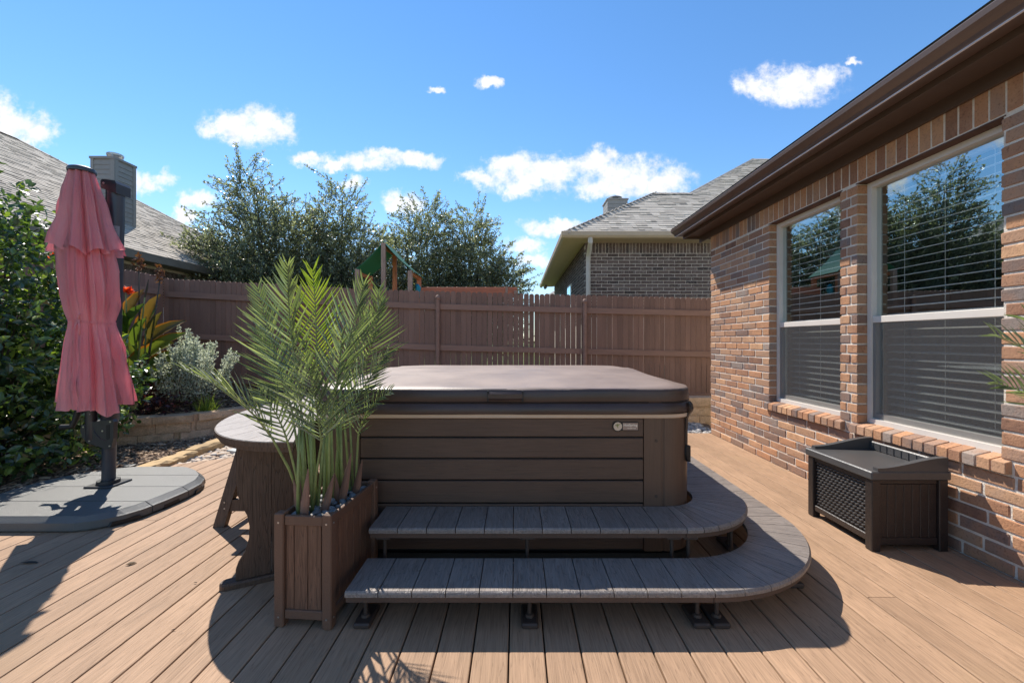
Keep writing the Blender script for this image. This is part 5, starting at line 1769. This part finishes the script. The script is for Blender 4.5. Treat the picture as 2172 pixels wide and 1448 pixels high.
# seat rim and curved arms
def arm(y0, y1):
    prof = []
    n = 14
    for i in range(n+1):
        u = i/n
        x = X0+.03+(X1-X0-.035)*u
        s = u*u*(3-2*u)
        z = ZS+.018+.062*s
        prof.append((x, z))
    poly = prof+[(X1-.005, ZS-.002), (X0+.03, ZS-.002)]
    mb = MB(); rs = []
    mb.prism(poly, 'Y', y0, y1)
    return mb.build('armrest', M['benchlid'], sb_, loc=(X0, y0, ZS), smooth='auto')
arm(Y0-.004, Y0+.030); arm(Y1_-.030, Y1_+.004)
MB().cbox(X1-.032, Y0+.0305, ZS-.001, X1-.006, Y1_-.0305, ZS+.058, .006).build('back_rail', M['benchlid'], sb_, loc=(X1, Y0, ZS))
for i in range(9):
    yy = Y0+.06+(Y1_-Y0-.12)*i/8
    MB().box(X1-.0355, yy-.003, ZS+.0005, X1-.0325, yy+.003, ZS+.05).build('back_rib', M['benchlid'], sb_, loc=(X1, yy, ZS))

# ================================================================== CANTILEVER UMBRELLA
um = thing('umbrella', 'closed rose pink cantilever umbrella on a dark mast with a weighted base', 'umbrella', (-3.2, 3.27, 0))
HW = [(2.69, .38), (2.715, .45), (2.76, .525), (2.83, .59), (2.94, .635), (3.10, .655), (3.27, .665), (3.44, .645), (3.58, .575), (3.70, .45), (3.78, .32), (3.84, .20)]
hw = lambda y: lerp_pts(HW, y)
UCX = -3.2
BH = .092
bounds = [2.69, 2.985, 3.285, 3.565, 3.84]
for si, (a, b) in enumerate(zip(bounds, bounds[1:])):
    ys = [a+.0035+(b-a-.007)*i/10 for i in range(11)]
    def ol(ins, z):
        P = []
        for y in ys:
            yy = y
            P.append((UCX+hw(y)-ins, min(max(yy, 2.69+ins*.8), 3.84-ins*.8), z))
        for y in ys[::-1]:
            P.append((UCX-hw(y)+ins, min(max(y, 2.69+ins*.8), 3.84-ins*.8), z))
        return P
    mb = MB().rings([ol(.012, .004), ol(.0, .014), ol(.0, .060), ol(.012, .066), ol(.045, .088), ol(.05, BH)])
    sg = mb.build('weight_segment', M['baseplastic'], um, loc=(UCX, a, 0), smooth=False)
    # hand hold notch
    ym = (a+b)/2
    for sgn in (-1, 1):
        x = UCX+sgn*hw(ym)
        dx = (hw(ym+.07)-hw(ym-.07))*sgn
        nm = MB()
        nm.add([(x-dx/2+sgn*.0015, ym-.07, .005), (x+dx/2+sgn*.0015, ym+.07, .005), (x+dx*.43+sgn*.0015, ym+.06, .032), (x-dx*.43+sgn*.0015, ym-.06, .032),
                (x-dx/2-sgn*.03, ym-.07, .005), (x+dx/2-sgn*.03, ym+.07, .005), (x+dx*.43-sgn*.03, ym+.06, .032), (x-dx*.43-sgn*.03, ym-.06, .032)],
               [(0, 1, 2, 3), (4, 7, 6, 5), (0, 4, 5, 1), (2, 6, 7, 3), (1, 5, 6, 2), (0, 3, 7, 4)])
        nm.build('grip_notch', M['black'], sg)
# foot plate and mast
MX, MY = -3.20, 3.33
MB().cbox(MX-.10, MY-.10, BH+.001, MX+.10, MY+.10, BH+.014, .004).build('foot_plate', M['mast'], um, loc=(MX, MY, BH))
MB().tube([(MX, MY, BH+.0135), (MX, MY, BH+.04)], .072, 20).build('mast_collar', M['mast'], um, smooth='auto')
MTX = -3.14
def mast_pt(z): return (MX+(MTX-MX)*(z-.1)/2.36, MY+.0*z, z)
mm = MB(); rs = []
for z in (.13, .55, .60, 1.4, 2.0, 2.40):
    c = mast_pt(z)
    k = .76 if z < .58 else 1.0
    P = []
    for i in range(24):
        a = 2*math.pi*i/24
        r = 1.0
        x = .056*k*math.cos(a); y = .056*k*math.sin(a)
        P.append((c[0]+x, c[1]+y, z))
    rs.append(P)
mast = mm.rings(rs).build('mast', M['mastg'], um, smooth='auto')
c = mast_pt(1.5)
# track groove on the camera side of the mast
gm = MB(); rs = []
for z in (.62, 2.40):
    c = mast_pt(z)
    rs.append([(c[0]-.038, c[1]-.046, z), (c[0]-.022, c[1]-.055, z), (c[0]-.018, c[1]-.048, z), (c[0]-.034, c[1]-.040, z)])
gm.rings(rs).build('mast_track', M['black'], mast)
# top cap
c = mast_pt(2.42)
hc = MB()
hc.prism([(c[0]-.060, 2.395), (c[0]+.058, 2.355), (c[0]+.060, 2.43), (c[0]+.048, 2.452), (c[0]-.05, 2.464), (c[0]-.062, 2.45)], 'Y', c[1]-.062, c[1]+.062)
mc = hc.build('mast_cap', M['mast'], um, loc=c)
MB().tube([(c[0]-.035, c[1]-.061, 2.432), (c[0]-.035, c[1]-.066, 2.432)], .008, 10).build('bolt', M['screw'], mc)
# sticker
c = mast_pt(2.06)
P = []
stk = MB(); rs = []
for z in (2.01, 2.11):
    c = mast_pt(z)
    rs.append([(c[0]+.0568*math.cos(R(a)), c[1]+.0568*math.sin(R(a)), z) for a in (-78, -66, -54, -42, -30, -18)])
stk.rings(rs, False, False, closed=False).build('sticker', M['sticker'], mast)
ln = MB()
for k in range(4):
    c = mast_pt(2.03+k*.018)
    rs = [[(c[0]+.0574*math.cos(R(a)), c[1]+.0574*math.sin(R(a)), 2.03+k*.018+dz) for a in (-72, -60, -48, -36-4*(k % 2))] for dz in (0, .003)]
    ln.rings(rs, False, False, closed=False)
ln.build('sticker_print', M['mast'], mast)
# swivel housing with handle
hz = .47
c = mast_pt(hz)
hp = MB()
hp.prism([(c[0]-.135, .575), (c[0]-.02, .60), (c[0]+.105, .618), (c[0]+.115, .60), (c[0]+.112, .47), (c[0]+.095, .40), (c[0]+.06, .385), (c[0]-.02, .42), (c[0]-.085, .435), (c[0]-.125, .48), (c[0]-.142, .53)], 'Y', c[1]-.088, c[1]-.054)
hs_ = hp.build('swivel_handle', M['mast'], um, loc=c)
MB().prism([(c[0]+.058, .575), (c[0]+.086, .58), (c[0]+.086, .475), (c[0]+.068, .46), (c[0]+.058, .47)], 'Y', c[1]-.0895, c[1]-.0878).build('grip_opening', M['black'], hs_)
MB().tube([(c[0]-.045, c[1]-.088, .555), (c[0]-.02, c[1]-.089, .505), (c[0]+.02, c[1]-.089, .468), (c[0]+.055, c[1]-.089, .455)], .003, 5).build('handle_ridge', M['mastg'], hs_)
for (dx, z) in ((-.115, .56), (.03, .53), (.09, .60), (-.07, .455), (.085, .415)):
    MB().tube([(c[0]+dx, c[1]-.0875, z), (c[0]+dx, c[1]-.092, z)], .0065, 8).build('bolt', M['screw'], hs_)
MB().tube([(c[0]-.075, c[1]-.05, .60), (c[0]-.075, c[1]-.05, .47), (c[0]-.05, c[1]-.02, .415)], [.045, .048, .03], 14).build('arm_socket', M['mast'], um, smooth='auto')
# arm running up inside the closed canopy
MB().tube([(c[0]-.08, c[1]-.06, .48), (c[0]-.085, c[1]-.075, 1.2), (-3.235, 3.17, 2.44)], [.036, .034, .028], 14).build('arm', M['mast'], um, smooth='auto')
for z in (.66, .72, .76):
    MB().tube([(c[0]-.05, c[1]-.102, z), (c[0]-.05, c[1]-.108, z)], .004, 6).build('height_mark', M['sticker'], um)
ck = MB().tube([(c[0]-.08, c[1]-.06, .68), (c[0]-.17, c[1]-.07, .68)], [.018, .016], 10)
ck.tube([(c[0]-.165, c[1]-.07, .70), (c[0]-.185, c[1]-.08, .62), (c[0]-.205, c[1]-.09, .56)], [.022, .02, .018], 10)
ck.tube([(c[0]-.205, c[1]-.09, .565), (c[0]-.28, c[1]-.095, .56)], [.016, .02], 10)
ck.build('crank', M['black'], um, smooth='auto')
# canopy: folded cloth round the arm
CXT, CXB = -3.235, -3.125
CYC = 3.16
def can_c(z): 
    f = (2.48-z)/1.75
    return CXT+(CXB-CXT)*f, CYC+.01*f
def fold_r(phi, z, R0, depth, k=8, ph=0.0, sharp=1.0):
    a = phi*k/2+ph+.75*noise.noise(Vector((math.cos(phi)*1.1, math.sin(phi)*1.1, z*.45)))
    s = abs(math.sin(a))**.55                      # broad panels between sharp valleys
    b_ = phi*9.5+1.6*noise.noise(Vector((math.cos(phi)*1.6, math.sin(phi)*1.6, z*.5+3)))
    s2 = 1-abs(math.sin(b_))                       # narrow raised creases
    w = noise.noise(Vector((math.cos(phi)*1.3, math.sin(phi)*1.3, z*1.1)))
    w2 = noise.noise(Vector((math.cos(phi)*3.5, math.sin(phi)*3.5, z*5.0)))
    return R0*.60*(1-depth+depth*s*1.05+depth*.75*s2**4+.06*w+.04*w2)
def canopy(name, prof, depth, hem, k, ph, parent, nphi=200, thick=True):
    zs = []
    for (za_, ra), (zb__, rb) in zip(prof, prof[1:]):
        n = max(2, int((za_-zb__)/.03))
        for i in range(n): zs.append((za_+(zb__-za_)*i/n, ra+(rb-ra)*i/n))
    zs.append(prof[-1])
    rs = []
    zmin = prof[-1][0]; zmax = prof[0][0]
    for (z, r) in zs:
        ring = []
        f = (zmax-z)/(zmax-zmin)
        for i in range(nphi):
            phi = 2*math.pi*i/nphi
            dd = depth(z)
            rr = fold_r(phi, z, r, dd, k, ph)
            zz = z+hem(phi)*f**3
            cx_, cy_ = can_c(zz)
            ring.append((cx_+rr*math.cos(phi), cy_+rr*math.sin(phi)*.92, zz))
        rs.append(ring)
    mb = MB().rings(rs, cap0=False, cap1=False)
    o = mb.build(name, M['canopy'], parent, loc=(CXB, CYC, 1.4), smooth=True, recalc=False)
    return o
hemlow = lambda phi: .022*math.sin(phi*4+.8)+.014*math.sin(phi*7+2)+.05*math.cos(phi-2.4)
can = canopy('canopy', [(2.44, .085), (2.2, .14), (1.9, .215), (1.75, .240), (1.55, .245), (1.43, .225), (1.365, .205), (1.31, .215), (1.1, .255), (.93, .285), (.82, .30), (.75, .31)],
             lambda z: .44-.18*math.exp(-((z-1.365)/.10)**2), hemlow, 7, .4, um)
hemtop = lambda phi: .045*abs(math.sin(phi*4+.5))+.015*math.sin(phi*3+1)
flap = canopy('canopy_flap', [(2.475, .105), (2.40, .135), (2.25, .185), (2.08, .225), (1.95, .272), (1.85, .305)], lambda z: .42, hemtop, 9, .9, um)
cx_, cy_ = can_c(2.48)
MB().lathe([(.080, 2.468), (.083, 2.482), (.076, 2.498), (.05, 2.51), (.004, 2.513)], (cx_, cy_), 24).build('top_cap', M['mastg'], um, smooth='auto')
# tie strap
rs = []
P = []
for i in range(60):
    phi = 2*math.pi*i/60
    cx_, cy_ = can_c(1.36)
    rr = max(fold_r(phi, 1.36, .207, .20, 7, .4), .108)+.005
    P.append((cx_+rr*math.cos(phi), cy_+rr*math.sin(phi)*.92, 1.365-.02*math.cos(phi)))
mb = MB()
rs = [[(p[0], p[1], p[2]-.008) for p in P], [(p[0]+.0, p[1], p[2]+.008) for p in P]]
mb.rings(rs, False, False)
tie = mb.build('tie_strap', M['canopy'], um, recalc=False)
tie.modifiers.new('thickness', 'SOLIDIFY').thickness = .004
q = Vector((cx_+.03, cy_-.128, 1.36))
kn = MB().ellipsoid(tuple(q), (.016, .012, .014), 8, 6)
kn.tube([q, q+Vector((.012, -.01, .045)), q+Vector((.02, -.008, .05))], [.006, .008, .005], 5)
kn.tube([q, q+Vector((.02, -.012, -.03)), q+Vector((.022, -.015, -.10))], [.006, .007, .006], 5)
kn.tube([q, q+Vector((-.012, -.012, -.04)), q+Vector((-.005, -.014, -.06))], [.006, .006, .004], 5)
kn.build('tie_knot', M['canopy'], tie, smooth=True)
# small dome fixture on the mulch behind the base
fx = MB().lathe([(.085, -.055), (.088, -.02), (.07, .008), (.05, .012), (.048, .03), (.03, .034), (.004, .03)], (-3.70, 4.06), 20)
fx.build('ground_socket', M['mastg'], loc=(-3.70, 4.06, -.05), smooth='auto')
tag(bpy.data.objects['ground_socket'], 'small dark plastic disc with a raised socket on the mulch behind the umbrella base', 'garden fitting')

# ================================================================== PLANTING
def shrub(name, label, cat, loc, blobs, n, leaf, mat, ndetail=0, up=.3, upt=None, spread=.25, single='leaf'):
    t = thing(name, label, cat, loc)
    fol = MB(); wts = [b[3]*b[4]*b[5] for b in blobs]
    big = []
    stems = MB()
    for b in blobs:
        for k in range(5):
            d = rv(); stems.tube([loc, (loc[0]+(b[0]-loc[0])*.6, loc[1]+(b[1]-loc[1])*.6, (loc[2]+b[2])/2), (b[0]+d.x*b[3]*.7, b[1]+d.y*b[4]*.7, b[2]+abs(d.z)*b[5]*.7)], [.018, .012, .005], 5)
    for i in range(n):
        b = random.choices(blobs, wts)[0]
        d = rv(); rr = random.random()**.28
        p = Vector((b[0]+d.x*b[3]*rr, b[1]+d.y*b[4]*rr, b[2]+d.z*b[5]*rr))
        if p.z < loc[2]+.02: continue
        # a short sprig of leaves
        o = (d+Vector((0, 0, up))+rv()*.5).normalized()
        for k in range(random.randint(4, 7)):
            q = p+o*random.uniform(0, leaf*2.2)+rv()*leaf*.3
            dd = (o*.6+rv()).normalized(); nn = (o+Vector((0, 0, .6))+rv()*.5)
            L = leaf*random.uniform(.7, 1.2)
            leaf_quad(fol, q, dd, nn, L, L*.5)
    stems.build('stem', M['bark'], t, recalc=False)
    fol.build('foliage', mat, t, recalc=False, kind='stuff')
    return t
hedge = shrub('hedge_shrub', 'tall glossy dark green shrub at the left edge behind the umbrella', 'shrub', (-4.85, 4.0, -.05),
              [(-4.78, 4.05, .45, .68, .7, .55), (-4.95, 3.95, 1.15, .70, .7, .65), (-5.1, 4.0, 1.85, .66, .65, .62), (-5.25, 4.05, 2.45, .50, .5, .42), (-4.75, 4.35, .75, .62, .6, .6), (-5.0, 3.3, .6, .6, .6, .6), (-5.2, 3.3, 1.4, .6, .6, .7)], 2700, .088, M['hedge'], up=.2)
# the leaves that show largest on the near side
lf = MB(); leaf_quad(lf, Vector((0, 0, 0)), Vector((1, 0, 0)), Vector((0, 0, 1)), 1.0, .52)
lfm = lf.mesh('leaf'); lfm.materials.append(leafmat('hedge leaf single', [(0, (.032, .062, .028)), (.5, (.060, .105, .040)), (.76, (.10, .165, .048)), (.88, (.20, .29, .06)), (1, (.32, .40, .08))], trans=.33, rough=.27, spec=.9, island=False))
HB = [(-4.78, 4.05, .45, .70, .72, .57), (-4.95, 3.95, 1.15, .72, .72, .67), (-5.1, 4.0, 1.85, .68, .67, .64), (-5.25, 4.05, 2.45, .53, .53, .47)]
for i in range(280):
    b = random.choice(HB)
    d = rv(); d.y = -abs(d.y); d.x = d.x*.5+.45; d.normalize()
    p = (b[0]+d.x*b[3]*1.02, b[1]+d.y*b[4]*1.02, b[2]+d.z*b[5]*1.02)
    if p[2] < .05: continue
    s = random.uniform(.07, .105)
    link('leaf', lfm, None, hedge, p, rot=(random.gauss(0, .7), random.gauss(0, .6), random.uniform(0, 6.28)), scale=(s, s, s))
# silver sage
def sage():
    t = thing('sage_bush', 'silvery grey green upright bush in front of the fence corner', 'shrub', (-4.62, 5.98, .3))
    fol = MB(); wood = MB()
    for i in range(130):
        a = random.uniform(0, 6.28); r = random.random()**.6
        bx_ = -4.62+.50*r*math.cos(a); by_ = 5.98+.36*r*math.sin(a)
        H = .50+.40*(1-r)+random.uniform(-.12, .12)
        if random.random() < .06 and r < .5: H += .28
        if bx_ < -4.85: H *= .8
        z0 = .36+.1*r
        lx = (bx_+4.62)*.35+random.gauss(0, .05); ly = (by_-5.98)*.3
        p0 = Vector((bx_-lx, by_, z0)); p1 = Vector((bx_+lx*.8, by_+ly, z0+H))
        wood.tube([p0, p1], [.006, .002], 4)
        for k in range(int(230*H)):
            f = random.random()**.8
            c = p0.lerp(p1, f)+rv()*random.uniform(.01, .055)*(1.25-f)
            d = ((p1-p0).normalized()*.6+rv()).normalized()
            leaf_simple(fol, c, d, rv(), random.uniform(.026, .042), random.uniform(.015, .022))
    wood.build('stem', M['bark'], t, recalc=False)
    fol.build('foliage', M['sage'], t, recalc=False, kind='stuff')
sage()
shrub('coleus', 'low dark maroon leaved plant at the foot of the silvery bush', 'plant', (-4.9, 5.55, .24), [(-4.95, 5.55, .40, .32, .22, .2), (-4.6, 5.6, .33, .22, .18, .13)], 190, .055, M['maroon'], up=.3)
gt_ = thing('grass_clump', 'small yellow green clump of grassy blades on the bed edge', 'plant', (-4.22, 5.80, .24))
mb = MB()
for i in range(150):
    a = random.uniform(0, 6.28); lean = random.uniform(.1, 1.0); L = random.uniform(.2, .36)
    b = Vector((-4.22+random.gauss(0, .05), 5.80+random.gauss(0, .05), .25))
    d = Vector((math.cos(a)*lean, math.sin(a)*lean, 1)).normalized()
    s = d.cross(Vector((0, 0, 1))).normalized()*.006
    o = len(mb.v)
    for k in range(4):
        u = k/3; c = b+d*L*u+Vector((0, 0, -.14*lean*u*u))
        mb.v += [tuple(c+s*(1-u*.95)), tuple(c-s*(1-u*.95))]
    for k in range(3): mb.f.append((o+2*k, o+2*k+1, o+2*k+3, o+2*k+2))
mb.build('blades', M['grass'], gt_, recalc=False, kind='stuff')

# cannas
def canna_leaf(parent, base, d, up, L, W, curl=.25, nseg=9, mat='canna', twist=0):
    d = Vector(d).normalized(); up = Vector(up)
    s = d.cross(up).normalized(); n = s.cross(d).normalized()
    mb = MB(); base = Vector(base)
    for i in range(nseg+1):
        u = i/nseg
        w = W*.5*(math.sin(math.pi*min(1, u*.93+.05))**.75)*(1-.15*u)
        c = base+d*L*u-n*curl*L*u*u
        for v in (-1, -.82, -.4, 0, .4, .82, 1):
            mb.v.append(tuple(c+s*w*v+n*(abs(v)**1.3)*w*.45+n*.006*math.sin(u*22+v*3)))
    for i in range(nseg):
        for j in range(6):
            a = i*7+j
            mb.f.append((a, a+1, a+8, a+7))
    me = mb.mesh('leaf', ORG[parent.name]); edge = random.random() < .35
    me.materials.append(M[mat]); me.materials.append(M['cannaedge'])
    for i, p in enumerate(me.polygons):
        p.use_smooth = True
        if edge and i % 6 in (0, 5): p.material_index = 1
    return link('leaf', me, None, parent, ORG[parent.name])
def flower(parent, c, n=10, s=.085):
    c = Vector(c)
    mb = MB()
    for i in range(n):
        d = (rv()+Vector((0, 0, .5))).normalized()
        leaf_quad(mb, c, d, rv(), s*random.uniform(.8, 1.3), s*.6, .6)
        leaf_quad(mb, c+Vector((0, 0, .02)), d, rv(), s*random.uniform(.6, 1.1), s*.6, .6)
    mb.build('flower', M['flower'], parent, recalc=False)
def seedhead(parent, c, L=.22):
    c = Vector(c); mb = MB()
    for i in range(46):
        p = c+Vector((random.gauss(0, .02), random.gauss(0, .02), random.uniform(0, L)))
        leaf_quad(mb, p, (rv()+Vector((0, 0, .2))).normalized(), rv(), random.uniform(.04, .08), random.uniform(.02, .04), .6)
    mb.build('seed_head', M['seed'], parent, recalc=False)
def canna(label, x, y, stems):
    t = thing('canna_plant', label, 'flowering plant', (x, y, .3), 'cannas by the corner of the fence')
    for (dx, dy, H, lx, leaves, topk) in stems:
        p0 = Vector((x+dx, y+dy, .28)); p1 = Vector((x+dx+lx, y+dy, H))
        MB().tube([p0, p0.lerp(p1, .5)+Vector((.01, 0, 0)), p1], [.016, .013, .006], 7).build('stalk', M['stemg' if topk != 'seed' else 'stemd'], t, smooth=True)
        for (z, az, el, L, W, cu) in leaves:
            f = (z-.28)/(H-.28); b = p0.lerp(p1, f)
            a = R(az); e_ = R(el)
            canna_leaf(t, b, (math.cos(a)*math.cos(e_), math.sin(a)*math.cos(e_), math.sin(e_)), (-.2*math.cos(a), -.9, .55), L*1.1, W*1.5, cu*.7)
        if topk == 'flower': flower(t, p1)
        elif topk == 'seed': seedhead(t, p1-Vector((0, 0, .08)))
        elif topk == 'bud':
            mb = MB().tube([p1-Vector((0, 0, .02)), p1+Vector((.03, 0, .10)), p1+Vector((.05, 0, .22))], [.008, .014, .003], 6); mb.build('bud', M['stemd'], t)
canna('clump of cannas with broad bronze edged leaves and an orange flower right of the umbrella', -5.22, 5.75, [
    (-.05, 0, 1.88, -.02, [(.55, -20, 35, .50, .20, .5), (.8, 10, 50, .55, .22, .45), (1.1, 170, 60, .45, .18, .3), (1.25, -40, 55, .5, .19, .35), (1.5, 40, 72, .42, .17, .15), (1.35, -100, 60, .42, .18, .3)], 'flower'),
    (.10, .06, 1.55, .05, [(.5, -35, 40, .5, .19, .5), (.75, 15, 40, .55, .21, .5), (.95, -15, 45, .55, .19, .5), (1.15, 20, 50, .5, .18, .4), (1.38, -10, 70, .46, .18, .15)], None),
    (.16, -.05, 2.08, .28, [(.6, 0, 30, .5, .19, .6), (.85, 30, 38, .5, .18, .6), (1.2, -30, 65, .4, .14, .2)], 'seed'),
    (.0, .12, 2.25, .0, [(1.0, 190, 50, .45, .18, .3), (1.3, 60, 70, .42, .17, .2)], 'seed'),
    (.06, -.06, 1.82, .18, [(1.05, -60, 50, .5, .2, .4), (.7, -80, 35, .5, .2, .5)], 'bud'),
])
canna('canna stalk with two orange flowers showing above the hedge left of the umbrella', -5.5, 5.05, [
    (0, 0, 2.20, .0, [(1.3, 0, 60, .4, .16, .3), (1.6, 180, 60, .4, .16, .3)], 'flower'),
    (.12, 0, 2.24, .02, [(1.2, 20, 60, .4, .16, .3)], 'flower'),
])

# bits lying on the deck
def bit(x, y, L, W, a, mat, lab):
    mb = MB(); leaf_quad(mb, Vector((0, 0, .004)), Vector((math.cos(a), math.sin(a), 0)), Vector((0, 0, 1)), L, W, .7)
    mb.xf(Matrix.Translation((x, y, .002)))
    tag(mb.build('fallen_leaf', M[mat], loc=(x, y, 0), recalc=False), lab, 'leaf')
bit(-2.12, 2.30, .05, .022, .6, 'dryleaf', 'pale dry leaf lying on the deck boards between umbrella base and planter')
bit(-2.72, 2.32, .11, .02, .1, 'darkleaf', 'dark narrow leaf lying in the umbrella shadow on the deck')
bit(-1.45, 1.78, .02, .005, .5, 'darkleaf', 'tiny dark twig on the deck in front of the table foot')
bit(-1.62, 2.13, .018, .006, .2, 'darkleaf', 'tiny dark speck of leaf on the deck left of the table foot')

scene.render.resolution_x = 1024
scene.render.resolution_y = 682
